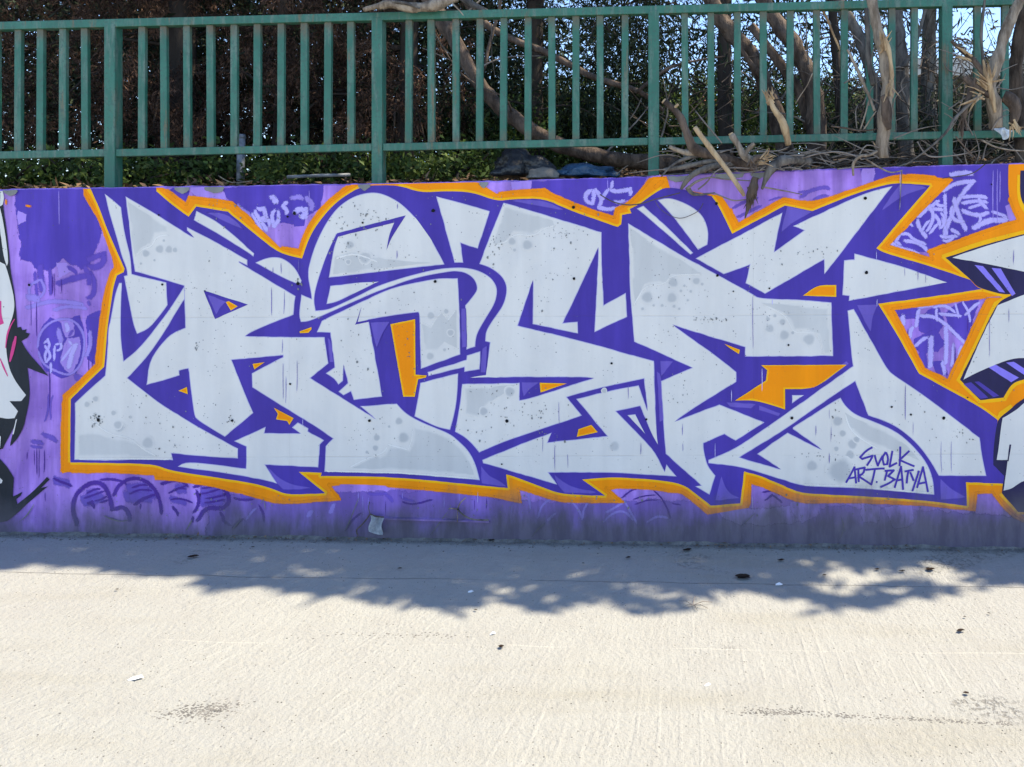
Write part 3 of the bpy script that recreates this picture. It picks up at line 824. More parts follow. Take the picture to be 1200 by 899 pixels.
tagset('pale_bubble_tag', M['tag_soft'], L_TAG, [
    (4, [(630, 610), (634, 592), (650, 582), (668, 585), (680, 600), (684, 612)]), (4, [(682, 612), (684, 596), (692, 584)]), (4, [(706, 614), (716, 602), (732, 598), (744, 612)]),
    (4, [(708, 602), (722, 594), (732, 588), (740, 602), (748, 616)]), (4, [(756, 614), (770, 604), (786, 608)]), (4, v1([(520, 740), (560, 670), (610, 620)])), (8, [(366, 596), (360, 608)]), (7, [(392, 588), (386, 604)]),
    (4, [(619, 575), (622, 600)]), (5, [(652, 600), (640, 612)])])
tagset('thin_purple_tag', M['tag_dark'], L_TAG + .0004, [
    (2.5, [(727, 585), (740, 574), (748, 573)]), (2.5, [(764, 573), (776, 584), (784, 600), (786, 610)]), (2, [(740, 586), (755, 581), (770, 580)]), (2, [(742, 592), (758, 586), (772, 586)]), (2, [(786, 590), (800, 592)]),
    (3, [(892, 578), (906, 574), (916, 582)]), (3, [(895, 588), (905, 580), (918, 590)])])
# vertical drips
q = Paint()
for x, y0, y1 in [(64, 318, 350), (61, 322, 348), (72, 325, 345), (32, 528, 540), (43, 524, 558), (46, 524, 562), (40, 524, 548), (52, 526, 556), (36, 350, 384), (43, 352, 396), (58, 430, 480), (62, 318, 345), (53, 590, 575), (104, 416, 440), (108, 420, 436), (1064, 384, 400), (1118, 400, 430), (1120, 405, 438), (1134, 370, 392), (1110, 432, 446), (452, 585, 606), (556, 584, 600), (570, 582, 598)]:
    q.stroke([(x, y0), (x + random.uniform(-.6, .6), (y0 + y1) / 2), (x + random.uniform(-.6, .6), y1)], random.uniform(1.4, 2.6), L_TAG + .0006, taper=True)
q.each('paint_drip', M['tag_dark'], wall)
q = Paint()
for x, y0, y1 in [(69, 222, 265), (315, 270, 292), (420, 575, 590), (432, 580, 602), (472, 576, 586), (520, 578, 600), (538, 576, 590), (600, 590, 604), (1164, 198, 260), (1169, 196, 262), (1172, 198, 240), (425, 578, 610), (536, 588, 612), (712, 208, 225), (362, 220, 245), (1040, 598, 615), (1060, 594, 620), (950, 592, 606), (960, 590, 604)]:
    q.stroke([(x, y0), (x + random.uniform(-.8, .8), (y0 + y1) / 2), (x + random.uniform(-.8, .8), y1)], random.uniform(1.6, 3.0), L_TAG + .0007, taper=True, clip=True)
q.each('paint_drip', M['tag_soft'], wall)

# ---- orange band, its yellow inner line and the purple body
O = [(97, 221), (182, 219), (190, 219), (200, 226), (218, 240), (222, 231), (250, 234), (272, 237.5), (300, 263), (328, 290), (351, 293), (357, 273), (373, 248), (388, 233), (402, 222), (412, 214), (467, 212), (557, 211), (582, 227), (600, 224.5), (638, 222), (647, 228), (693, 247), (720, 255), (722, 245), (737, 238), (750, 225), (760, 212), (766, 206), (781, 206), (785, 220), (834, 228), (845, 229), (855, 243), (865, 263), (918, 233), (950, 239), (1000, 223), (1030, 212), (1055, 205), (1088, 209), (1115, 211), (1076, 250), (1040, 288), (1093, 304), (1088, 295), (1150, 272), (1193, 258), (1181, 230), (1182, 192), (1240, 190),
     (1240, 460), (1200, 472), (1172, 494), (1176, 560), (1180, 592), (1193, 607), (1240, 614), (1240, 624), (1193, 609), (1180, 598), (1173, 590), (1163, 577), (1144, 577.5), (1142, 597.5), (1083, 591), (1000, 588), (937, 589), (900, 572), (879, 565), (878, 595), (832, 603), (800, 577.5), (750, 571), (710, 572), (730, 588), (658, 588), (630, 579), (607, 572), (610, 588), (600, 586.5), (583, 582), (517, 575), (450, 569), (400, 567.5), (385, 568), (398, 585), (328, 590), (292, 580), (250, 569), (200, 561.5), (183, 561), (182, 556), (133, 552.5), (80, 553), (72.5, 555), (73, 490), (75, 464), (100, 441), (113, 427), (117, 383), (122, 349), (127, 330), (131, 318), (135, 314), (134, 305), (125, 280), (117, 258), (108, 243), (101, 232)]
HOLE = [(1046, 362), (1100, 355), (1158, 348), (1136, 398), (1113, 446), (1110, 445), (1083, 432)]
# the window in the band is cut open by walking out to it and back
iO = O.index((1240, 460))
S = [(106, 220), (183, 219), (183, 224), (200, 239), (221, 254), (230, 242), (267, 248), (297, 273), (327, 297), (354, 303), (360, 285), (367, 270), (377, 256), (388, 243), (402, 231), (425, 217.5), (467, 217), (493, 226), (520, 224), (553, 225), (582, 236), (600, 233.5), (637, 232.5), (670, 247.5), (724, 266), (728, 263), (729, 252), (740, 250), (738, 245), (750, 239), (762, 230), (776, 221), (785, 220), (800, 222), (834, 230), (842, 241), (858, 274), (890, 257), (920, 241), (952, 247.5), (975, 238), (1000, 228), (1025, 220), (1050, 214), (1090, 217.5), (1060, 252), (1027, 291), (1035, 296), (1090, 312), (1137, 328), (1144, 336), (1151, 339), (1090, 348), (1029, 356), (1050, 390), (1077, 438), (1110, 456), (1150, 478), (1169, 492), (1165, 530), (1166, 546), (1178, 556), (1176, 567), (1132, 565), (1133, 593), (1092, 587.5), (1050, 584), (1000, 581), (937, 578), (893, 558), (872, 552.5), (867.5, 590), (833, 592.5), (817, 580), (800, 567), (767, 562), (717, 559), (682, 562), (695, 571), (709, 581), (657, 579), (633, 570), (600, 557.5), (593, 556), (595, 572), (533, 566), (483, 561), (440, 558.5), (400, 558), (376, 558), (377, 554), (350, 553), (366, 566), (381, 578), (337, 580), (320, 573), (300, 567), (250, 559), (200, 551.5), (180, 544), (127, 542.5), (82.5, 542), (82.5, 500), (83, 468), (103, 448), (122, 430), (124, 410), (126, 383), (131, 350), (133, 336), (137, 323), (145, 319), (146, 315), (138, 297), (124, 265), (117, 245), (110, 230)]

p = Paint()
# outer band as two closed pieces so the window stays open: everything but the window, and the window frame
p.poly(O[:iO] + [(1240, 345), (1158, 348), (1100, 355), (1046, 362), (1083, 432), (1110, 445), (1113, 446), (1136, 398), (1158.3, 348.8), (1240, 346.5)] + O[iO:], L_OR, clip=True, ang=30)
p.build('orange_band', M['orange'], wall)
# soft over-spray on the outer edge of the band
p = Paint()
for seg in (O[:9], O[9:16], O[18:30], O[33:49], [(1158, 348), (1046, 362), (1083, 432), (1111, 446), (1158, 348)], O[iO + 7:iO + 20], O[iO + 20:iO + 33], O[iO + 33:iO + 44], O[iO + 44:] + [O[0]]):
    p.stroke(seg, 7, L_OR + .0002, ang=30, amp=.4, clip=True)
p.stroke([(412, 216), (425, 216)], 6, L_OR + .0003, clip=True)
p.stroke([(766, 222), (778, 210)], 10, L_OR + .0003, clip=True); p.stroke([(1060, 205), (1085, 206), (1100, 208)], 6, L_OR + .0003, clip=True); p.stroke([(1094, 303), (1090, 294), (1110, 286)], 8, L_OR + .0003)
p.stroke([(28, 242), (38, 241)], 6, L_OR + .0003); p.stroke([(6, 232), (8, 242)], 5, L_OR + .00035)
p.stroke([(1170, 580), (1182, 596), (1205, 612)], 8, L_OR + .0003)
p.each('orange_overspray', M['orange_soft'], wall)

p = Paint()
def sl(a, b):
    i, j = S.index(a), S.index(b)
    return S[i:j + 1] if i <= j else S[i:] + S[:j + 1]
for k, seg in enumerate((sl((183, 224), (425, 217.5)), sl((467, 217), (776, 221)), sl((834, 230), (1137, 328)), sl((1151, 339), (1169, 492)), sl((1176, 567), (82.5, 542)), sl((82.5, 542), (110, 230)) + [(104, 221)])):
    p.stroke(seg, 5.4, L_YEL + .00004 * k, soft=False, ang=30, amp=.25, clip=True)
for k, seg in enumerate(([(1245, 262), (1200, 272.5), (1150, 285), (1106, 301), (1120, 313), (1138, 328)], [(1152, 339), (1182, 347.5), (1167, 356), (1146, 400), (1124, 445), (1148, 470), (1177, 467.5), (1185, 453), (1193, 447), (1240, 440)], [(1173, 578), (1193, 600), (1240, 604)], [(1170, 493), (1173, 485), (1186, 476)], [(1195, 205), (1194, 230), (1200, 246), (1215, 262)])):
    p.stroke(seg, 5.6, L_YEL + .0003 + .00004 * k, soft=False, ang=30)
p.each('yellow_line', M['yellow'], wall)

p = Paint(); p.poly(S, L_PUR, clip=True, ang=30)
p.build('purple_outline', M['purple'], wall)

# ---- the neighbouring piece on the right
p = Paint()
p.poly([(1245, 266), (1200, 274), (1150, 288), (1108, 302), (1138, 328), (1144, 335), (1152, 339), (1182, 347), (1245, 330)], L_PUR + .0002)
p.poly([(1182, 347), (1245, 326), (1245, 436), (1193, 446), (1184, 452), (1176, 466), (1149, 469), (1125, 445), (1147, 400), (1168, 356)], L_PUR + .00025)
p.poly([(1192, 472), (1184, 480), (1172, 489), (1168, 496), (1164, 528), (1164, 545), (1177, 558), (1174, 578), (1193, 600), (1245, 603), (1245, 440)], L_PUR + .0003)
p.poly([(1196, 200), (1245, 198), (1245, 262), (1208, 250), (1198, 238), (1195, 225)], L_PUR + .0003)
p.each('navy_outline', M['navy'], wall)
p = Paint()
p.poly([(1116, 302), (1150, 290), (1200, 275.5), (1245, 268), (1245, 328), (1200, 318.5), (1160, 310)], L_WH)
p.poly([(1169, 358), (1200, 345), (1245, 332), (1245, 424), (1200, 419), (1183, 421), (1160, 430), (1142, 438), (1129, 445), (1147, 402)], L_WH)
p.poly([(1175, 490), (1192, 480), (1200, 472), (1245, 440), (1245, 556), (1200, 563), (1192, 568), (1185, 573), (1176, 575), (1181, 539), (1168, 539)], L_WH)
p.each('white_fill', M['white'], wall)
p = Paint()
for s_ in ([(1142, 310.5), (1152, 312), (1178, 343), (1171, 342)], [(1162, 314), (1173, 315), (1190, 344), (1186, 347)], [(1157.5, 430), (1167, 427.5), (1194, 442.5), (1185, 448)], [(1179, 425), (1188, 424), (1212, 440), (1204, 442)]):
    p.poly(s_, L_HI, sm=False)
p.each('lavender_stripe', M['stripe'], wall)
p = Paint()
for s_ in ([(1129, 450), (1138, 448), (1158, 466), (1149, 467.5)], [(1142, 447.5), (1147, 447), (1171, 464), (1164, 465.5)]):
    p.poly(s_, L_HI, sm=False)
p.each('blue_purple_stripe', M['stripe_dark'], wall)
p = Paint(); p.poly([(1183, 521), (1185, 521), (1182, 541), (1180.5, 540)], L_GR, sm=False)
p.build('navy_cut', M['navy'], wall)

# ---- the four letters
def letter(label, polys, cuts=(), lights=(), greys=(), bubbles=(), chips=(), frosts=(), mid=()):
    q = Paint()
    for i, P in enumerate(polys): q.fringe(P, L_WH + 0.00012 * (i % 5))
    o = empty('painted_letter'); o.parent = wall; o['label'] = label
    q.each('white_fill', M['letter'], o)
    if greys:
        q = Paint()
        for i, P in enumerate(greys): q.fringe(P, L_GR + .00002 * i, 5)
        q.each('grey_shading', M['grey'], o)
    if bubbles:
        q = Paint()
        for i, (x, y, r) in enumerate(bubbles): q.disc((x, y), r, L_GR + .0002)
        q.each('grey_bubble', M['bubble'], o)
    if frosts:
        q = Paint()
        for pts, w in frosts: q.stroke(pts, w, L_GR + .0003)
        q.each('white_glow', M['frost'], o)
    if cuts:
        q = Paint()
        for P in cuts: q.poly(P, L_GR + .0004, ang=30)
        q.each('purple_cut', M['purple'], o)
    if lights:
        q = Paint()
        for P in lights: q.feather(P, L_HI if True else 0, 1.2)
        q.each('violet_highlight', M['highlight'], o)
    if mid:
        q = Paint()
        for P in mid: q.feather(P, L_GR + .0006, 1.2)
        q.each('violet_highlight', M['highlight'], o)
    for P in chips:
        q = Paint(); q.poly(P, L_GR + .0008, amp=.12)
        c = q.build('orange_chip', M['yellow'], o)
        cx = sum(a for a, _ in P) / len(P); cy = sum(b for _, b in P) / len(P)
        Pv = [Vector(a) for a in P]
        if area(Pv) < 0: Pv = Pv[::-1]
        ins = []
        big = max(a for a, _ in P) - min(a for a, _ in P)
        w = 1.9 if big > 25 else 1.4
        m_ = len(Pv)
        for i in range(m_):
            a, b, c_ = Pv[i - 1], Pv[i], Pv[(i + 1) % m_]
            e1, e2 = (b - a).normalized(), (c_ - b).normalized()
            n1, n2 = Vector((-e1.y, e1.x)), Vector((-e2.y, e2.x))
            bis = n1 + n2
            k = w / max(0.35, (1 + n1.dot(n2))) if bis.length > 1e-6 else w
            ins.append(b + bis * min(k, w * 2.2))
        if abs(area(ins)) > abs(area(Pv)): ins = [b * 2 - i_ for b, i_ in zip(Pv, ins)]
        q = Paint(); q.poly(ins, L_GR + .0010, amp=.12, sm=False)
        q.build('orange_core', M['orange'], o)
    return o

Rr = [[(122.5, 227), (132, 234), (142, 243), (145, 267), (149, 285), (153, 300), (154.5, 321), (195, 331), (196.5, 357.5), (176, 385), (160.5, 391.5), (156, 380), (152, 359), (145, 323.5), (149, 322.5), (148.5, 315), (143, 302), (138, 283), (128, 250)],
      [(139.5, 331.5), (143, 331.5), (142, 353), (141.5, 380), (142, 400), (145, 423), (160, 411), (174, 395), (185, 380.5), (197, 365), (217, 334), (217, 351), (215, 352), (193, 389), (176, 414), (163, 429), (149.5, 443), (171, 460), (190, 474.5), (230, 499), (250, 510), (279, 525.5), (279, 537.5), (250, 536), (201, 531.5), (203, 539.5), (160, 538.5), (133, 540), (87, 539), (88, 490), (87.5, 472.5), (105, 456), (123, 440), (125, 422), (127, 383), (128.5, 389.5 - 10), (132, 360), (135, 344)],
      [(147, 230), (166, 241), (185, 252), (200, 262), (227.5, 278.5), (219, 270), (219, 266), (254, 284), (290, 304.5), (290, 311.5), (280, 306.5), (281, 308), (346.5, 347), (344, 369), (318, 379), (295, 389), (287.5, 394), (350, 395), (380.5, 395), (385, 426), (364, 443), (406, 469.5), (441, 491.5), (422, 476), (465, 473), (473, 482), (483, 489), (495, 495), (507, 500), (527, 508), (538, 517), (550, 529), (558, 545), (562.5, 563), (517, 559), (467, 555), (400, 553), (380, 553), (381.5, 523), (390, 514), (370, 500), (320, 469.5), (295.5, 454), (295, 437.5), (331.5, 418.5), (331.5, 416.5), (271.5, 422), (290.5, 469.5), (297, 484), (263.5, 512), (250, 504), (230, 491.5), (227.5, 486), (225, 468), (220.5, 432), (210, 434.5), (210.5, 440), (171.5, 451.5), (175, 421.5), (198, 392), (217, 384), (216, 352), (215.5, 335), (186, 326), (158, 318.5), (155, 300), (152, 270)],
      [(299, 308), (310, 303), (320, 301), (330, 302), (340, 308), (348, 317), (353.5, 329), (352, 334), (346, 332), (330, 325)],
      [(230, 247), (240, 252), (255, 260), (276, 277), (298, 297), (297, 301), (262, 278), (227, 258)],
      [(274, 517), (311.5, 500), (310, 507.5), (352, 508), (342, 501), (349, 495), (361.5, 502), (361, 505.5), (380, 516), (375, 521), (373, 548), (311, 545), (325, 567), (307, 562), (260, 554), (208, 547), (217.5, 541), (250, 544), (288, 549), (288.5, 523.5)]]
letter('white painted letter R with three spiky legs at the left end', Rr,
       cuts=[[(238.5, 340.5), (290.5, 357), (252, 374)]],
       lights=[[(243, 249), (266, 251), (285, 268), (270, 262)], [(314, 548), (325, 560), (342, 569), (364, 572), (332, 573), (322, 563)]],
       mid=[[(244, 346), (264, 354), (257, 360), (253.5, 368)]],
       greys=[[(149.5, 236), (170, 248), (197, 264), (198, 273), (183, 275), (178, 287), (166, 290), (158, 300), (153, 280)],
              [(89.5, 508), (112, 505), (130, 512), (155, 515), (170, 526), (186, 535), (140, 535.5), (90, 536)],
              [(484, 500), (505, 503), (527, 512), (545, 528), (554, 547), (556, 557), (510, 555), (450, 551), (412, 549), (432, 537), (450, 532), (456, 522), (467, 523), (479, 526), (484, 517)]],
       bubbles=[(171, 297, 4.5), (187, 292, 5), (198, 292.5, 4.5), (205, 293, 3), (192, 282, 1.6), (181, 305, 1.5), (165, 309, 1.5), (140, 501, 6), (173, 519, 7), (112, 467.5, 3.5), (102, 474, 3.5), (133, 484, 3), (153, 489, 2), (138, 498, 5),
                (473, 513, 6.5), (467.5, 493.5, 4.5), (441.5, 513, 4), (440, 525, 3.5), (456, 500, 1.6), (430, 530, 2)],
       frosts=[([(158, 302), (166, 292), (178, 289), (183, 277), (199, 275)], 4), ([(105, 492), (128, 509), (152, 513), (168, 527), (186, 536)], 4), ([(408, 549), (432, 536), (450, 531), (455, 521), (478, 527), (483, 516), (483, 502)], 4), ([(380, 552), (470, 554), (560, 561)], 4), ([(90, 538), (150, 537.5), (200, 538)], 4)],
       chips=[[(264.5, 354), (268, 353), (278.5, 359), (270.5, 364)], [(351, 388.5), (365, 383.5), (365, 386), (361.5, 390), (351.5, 390.5)], [(296, 426.5), (310, 424.5), (298, 433)], [(209, 458), (219, 453.5), (220, 462)], [(321, 478), (344, 490), (339, 498), (336.5, 493.5), (323.5, 491.5), (325.5, 485)]])

Ao = [[(364, 303), (371, 283), (380, 265), (387, 254), (395, 244), (406, 235), (420, 228), (437, 225), (450, 227.5), (465, 235), (475, 243), (487, 255), (497, 269), (507, 283), (521, 310), (485, 314), (450, 318), (400, 324), (385, 325.5), (388.5, 304.5), (391, 290), (396, 274.5), (394, 275), (383, 300), (373, 327), (367.5, 350), (370, 364), (382, 363), (390, 360.5), (420, 346.5), (440, 336), (460, 329), (480, 323), (510, 315.5), (530, 313.5), (545, 313.5), (560, 316.5), (574, 324), (581, 333), (583, 342), (580, 356), (570, 372), (560, 389), (557.5, 398), (557, 406.5), (546.5, 410), (546, 380), (545, 358), (558.5, 342), (559, 335), (555, 326), (545, 319.5), (535, 318), (530, 318), (505, 322), (480, 328), (440, 342.5), (405, 358), (375, 371.5), (361, 377), (352.5, 377.5), (350, 369), (353, 345), (365, 350), (364.5, 344), (360, 321)],
      [(387, 335), (420, 331), (444, 330), (415, 344), (394, 354.5), (382.5, 356.5)],
      [(377, 376), (412, 359), (450, 341), (470, 334.5), (500, 328.5), (515, 326), (536.5, 326), (538.5, 360), (539.5, 415.5), (493, 432.5), (492, 400), (491.5, 368), (490, 366), (465, 369), (432, 374.7), (433, 380), (448, 465), (414.5, 469), (411, 459), (402.5, 463.5), (396.5, 459), (407.5, 449), (402.5, 427), (402, 446.5), (396.5, 451), (392, 444), (381.5, 437.5), (392, 430.5), (387, 390), (371, 389.5)],
      [(537, 437.5), (492.5, 448.5), (490, 465), (485.5, 488), (500, 495), (512, 500.5), (520, 502.5), (527.5, 504), (532, 488), (535, 472), (536.5, 455)],
      [(501, 436), (546.5, 421.5), (547, 416.5), (563, 411.5), (562, 433), (544, 436), (544, 430.5), (502, 441)]]
oA = letter('white painted letter with a curled hook and a tall orange block inside', Ao,
       cuts=[[(380.5, 304.5), (388, 287), (395, 273.5), (430, 264), (475.5, 252.5), (463, 272), (458, 280), (453, 293), (456, 275), (462, 261), (430, 269), (396, 277.5), (391, 290), (388.5, 304.5), (385, 326), (374, 326)],
             [(416, 380.5), (417.5, 378), (423.7, 359.5), (420, 374), (419, 377.5), (433, 374.5), (433, 377)]],
       mid=[[(435, 378.5), (456, 377.5), (448, 388), (441, 407)], [(541.5, 362), (545, 362), (546, 406), (542, 407)], [(566, 409), (570, 406), (568.5, 436), (564, 436)]],
       lights=[[(384.5, 396), (387, 400), (390, 424), (387, 424)]],
       greys=[[(494, 379), (505, 384), (513, 371), (518, 367), (525, 376), (535, 363), (535.5, 408), (521, 401), (512, 412), (497, 412)], [(391, 300), (412, 292), (440, 300), (470, 306), (505, 308), (470, 312), (420, 320), (390, 322)]],
       bubbles=[(505, 370, 4.5), (523, 365, 3), (504, 417.5, 4.5), (521, 410, 2), (410, 287, 5), (428, 302, 7), (408, 307, 3), (528, 390, 4)],
       frosts=[([(494, 378), (505, 383), (512, 371), (518, 366), (525, 375), (535, 362)], 2.5), ([(392, 304), (415, 296), (445, 308)], 4)],
       chips=[[(457.5, 380), (486.5, 374), (487, 439), (500, 440), (499, 442.5), (490, 444.5), (486, 465), (472.5, 465)]])

So = [[(590, 237.5), (600, 240), (705, 272), (705, 300), (707.5, 357.5), (733.5, 343), (735, 371.5), (696.5, 389.5), (701, 300), (701, 290), (697, 300), (660, 378.5), (677, 377), (677.5, 391), (624, 380), (624.5, 328.5), (607, 381.5), (683, 400), (766.5, 423), (769.5, 509.5), (771, 521), (764, 509.5), (750, 476), (722, 482), (730, 490), (767, 528), (779, 552.5), (781, 544), (793, 558.5), (717, 554), (643, 554), (653, 568), (600, 553), (590, 549.5), (566, 543), (565, 539), (620, 516.5), (646.5, 507), (642, 518.5), (711.5, 511), (675, 467.5), (720, 456.5), (748.5, 451.5), (759, 482), (754.5, 444), (740, 447), (700, 455.5), (664.5, 465.5), (682, 487), (620, 508), (590, 518), (561.5, 530.5), (553, 520), (544, 512), (533, 506), (539, 473), (541.5, 450), (609, 448.5), (609, 469), (620, 467), (696, 443), (680, 442), (551, 442.5), (569.5, 439.5), (574, 401.5), (568.5, 400), (569, 389.5), (574, 380), (581, 370), (590, 357), (594, 341), (592, 330), (585, 321), (573, 313), (561.5, 309.5), (575, 274)],
      [(735, 486.5), (744.5, 485.5), (756, 508.5)],
      [(511, 230), (540, 237.5), (574, 247.5), (560, 291.5), (540, 285), (543, 308), (532.5, 308)]]
letter('white painted letter S with a lightning shaped body, middle of the row', So,
       lights=[[(600, 235), (637, 235), (660, 246), (628, 240)], [(612, 448.5), (631, 448.5), (620, 455), (614, 464)], [(650, 557), (660, 566), (675, 573), (698, 577), (662, 577), (654, 568)], [(564, 547), (572, 558), (583, 563), (593, 570), (565, 566)]],
       greys=[[(590, 240), (618, 248), (648, 258), (650, 264), (634, 268), (625, 276), (603, 273), (592, 284), (578, 286)], [(543, 453), (604, 451), (592, 461), (572, 474), (560, 490), (544, 486)]],
       bubbles=[(600, 283, 4.5), (618, 287, 6), (603, 293, 2), (567, 482, 5), (597.5, 459, 6), (720, 523, 6), (708, 458, 3)],
       frosts=[([(580, 287), (593, 284), (603, 274), (626, 277), (636, 268), (652, 264)], 4)],
       chips=[[(632.5, 448.5), (664, 449.5), (633.5, 460)], [(678, 503), (693, 498), (700.5, 506.5), (676, 512)]])

Ee = [[(736, 261.5), (799, 299.5), (839, 321), (883, 345), (889, 349.5), (944, 351.5), (974.5, 354.5), (976.5, 417.5), (873, 418), (873, 407), (800, 385), (788, 380.5), (840, 417.5), (863, 436), (863, 447.5), (812, 479), (790.5, 494.5), (800, 490), (843, 474), (896, 495), (862, 516.5), (849, 509), (824.5, 519.5), (824.5, 526), (827, 538), (830, 547), (838.5, 557.5), (831.5, 580), (814.5, 570), (821.5, 569), (780, 532), (778, 509.5), (774.5, 446.5), (811, 431), (743, 400.5), (738, 340)],
      [(746, 244.5), (754, 241), (780, 264), (812.5, 296.5), (809, 298.5), (780, 273)],
      [(770.5, 234.5), (780, 232), (790, 233), (805, 239), (818, 247), (826, 257), (830, 270), (830, 280), (829, 287), (818, 293), (790, 255)],
      [(815, 303), (848, 321.5), (878.5, 310.5), (873.5, 332), (896.5, 344.5), (965.5, 304.5), (966, 321.5), (985, 298), (1000, 277.5), (1046, 218), (1024, 223), (1000, 232), (929, 265), (942, 270), (907.5, 295), (917, 249)],
      [(1001, 297), (1059, 312.5), (1110, 331), (994.5, 353), (995, 347), (987, 346), (989, 305), (1001, 304)],
      [(993, 364), (1000.5, 362), (1035, 424), (1040, 432), (1045, 438), (1068, 453), (1092, 470), (1148, 513), (1151, 535), (1156, 558), (1100, 557.5), (1090, 540), (1075, 520), (1055, 503), (1038, 494), (1017.5, 487), (1002, 447), (972.5, 466.5), (922, 502), (867, 536), (915, 550), (887, 532), (923, 507), (963, 527), (929, 503), (929, 501), (977, 470), (985, 466), (990.5, 475.5), (1002.5, 486), (1022, 493), (1050, 505), (1070, 522), (1087, 543), (1094, 563), (1095, 580), (1050, 576), (1000, 572), (940, 570), (900, 557), (867, 547), (830, 543), (830, 539), (860, 526.5), (908, 494), (999.5, 429), (998, 420)],
      [(928, 463), (942.5, 463), (928, 473)]]
oE = letter('white painted letter E with a long diagonal leg and a jagged orange block', Ee,
       lights=[[(923, 242.5), (951, 248.5), (930, 259), (916, 271)], [(1055, 216), (1087, 219.5), (1067, 225), (1053, 232), (1034, 246)], [(1005, 358), (1028, 357.5), (1021.5, 371), (1020, 388)], [(774.5, 423.5), (788, 424), (780, 433), (775.5, 441)],
               [(845.5, 559), (849, 571), (856, 580), (866, 583.5), (839, 586), (843, 570)], [(1102.5, 562), (1113, 573), (1131, 583), (1103, 585)], [(852, 472), (885, 474), (880, 478), (856, 476)], [(890, 476), (914, 485), (912, 487), (890, 480)], [(770.5, 436), (774, 440), (777, 492), (773.5, 494)], [(973, 438), (992, 424), (994, 426), (966, 448)]],
       greys=[[(738, 267), (768, 285), (800, 304), (823, 321), (802, 321), (786, 321), (780, 331), (768, 333), (756, 334), (750, 346), (745, 358), (741, 346)], [(892, 355), (930, 357), (972, 360), (973, 414), (966, 415), (960, 392), (945, 387), (930, 388), (925, 376), (918, 366), (904, 361)],
              [(990, 483), (1001, 490), (1022, 497), (1045, 507), (1065, 523), (1078, 540), (1050, 530), (1030, 524), (1015, 518), (1003, 509), (994, 499)]],
       bubbles=[(789, 331, 6), (816, 329.5, 4.5), (787.5, 349, 6), (758.5, 348.5, 7), (798, 341, 1.8), (809.5, 341.5, 1.8), (802, 335, 1.6), (806, 352, 1.6), (776, 358, 2), (753, 362, 1.8), (766, 358, 1.6), (790, 359, 2), (823, 333, 1.8), (796, 362, 1.6),
                (902, 385, 5), (917, 377.5, 4), (919, 393, 6), (948, 398, 7), (900, 374, 2.5), (908, 370, 2), (929, 390, 2), (981.5, 493.5, 6), (987.5, 508, 4), (999, 520.5, 6), (980, 526, 3), (996, 533, 5.5), (951.5, 546, 6.5), (985, 552, 15), (1004, 515, 4)],
       frosts=[([(741, 360), (749, 347), (756, 335), (780, 333), (787, 322), (823, 322)], 3.5), ([(893, 357), (917, 367), (925, 378), (930, 390), (945, 389), (959, 391), (965, 416)], 3), ([(990, 484), (995, 501), (1005, 512), (1030, 527)], 4), ([(940, 568), (1000, 570), (1090, 578)], 4)],
       chips=[[(941, 346.5), (958, 334), (980, 334), (980, 348)], [(892, 428), (992, 427.5), (954.5, 456), (920, 456), (920, 480), (902, 474), (882.5, 469), (861.5, 469.5), (897.5, 446), (899, 434)], [(849, 403), (867, 410), (866, 415), (855, 408)]])

# signature
g5 = lambda L: [(1000 + a / 6, 470 + b / 6) for a, b in L]
sig = Paint()
for i, s_ in enumerate([
    [(135, 325), (90, 350), (48, 395), (62, 408), (135, 385), (128, 405), (95, 455)], [(150, 380), (160, 420), (172, 455), (190, 415), (207, 385)], [(228, 358), (203, 400), (215, 447), (238, 445), (246, 400), (230, 360)],
    [(275, 350), (265, 405), (255, 462), (308, 435)], [(330, 320), (330, 380), (325, 458)], [(395, 350), (325, 415), (430, 460)],
    [(-52, 575), (-20, 520), (8, 465), (14, 520), (20, 580)], [(-34, 545), (20, 535)], [(35, 478), (38, 570)], [(5, 485), (80, 468), (72, 510), (35, 528), (85, 560), (130, 590)],
    [(85, 485), (150, 478), (220, 475)], [(152, 480), (140, 540), (125, 592)], [(160, 568), (170, 572)], [(238, 490), (220, 560)], [(220, 492), (285, 488), (245, 528), (292, 552), (250, 580), (190, 606)],
    [(290, 612), (315, 530), (336, 460), (344, 540), (350, 625)], [(298, 562), (350, 550)], [(360, 496), (425, 484)], [(388, 490), (380, 530), (375, 580)], [(400, 500), (425, 562)], [(462, 490), (440, 560), (415, 635)],
    [(448, 612), (470, 535), (490, 465), (508, 550), (525, 640)], [(462, 582), (508, 572)]]):
    sig.stroke(g5(s_), 2.3, L_TOP + .00003 * i, soft=False, ang=60, amp=.08, it=1)
se = empty('signature'); se.parent = wall; se['label'] = 'purple handwritten signature reading SVOLK ART.BATYA'
sig.each('pen_stroke', M['sign'], se)

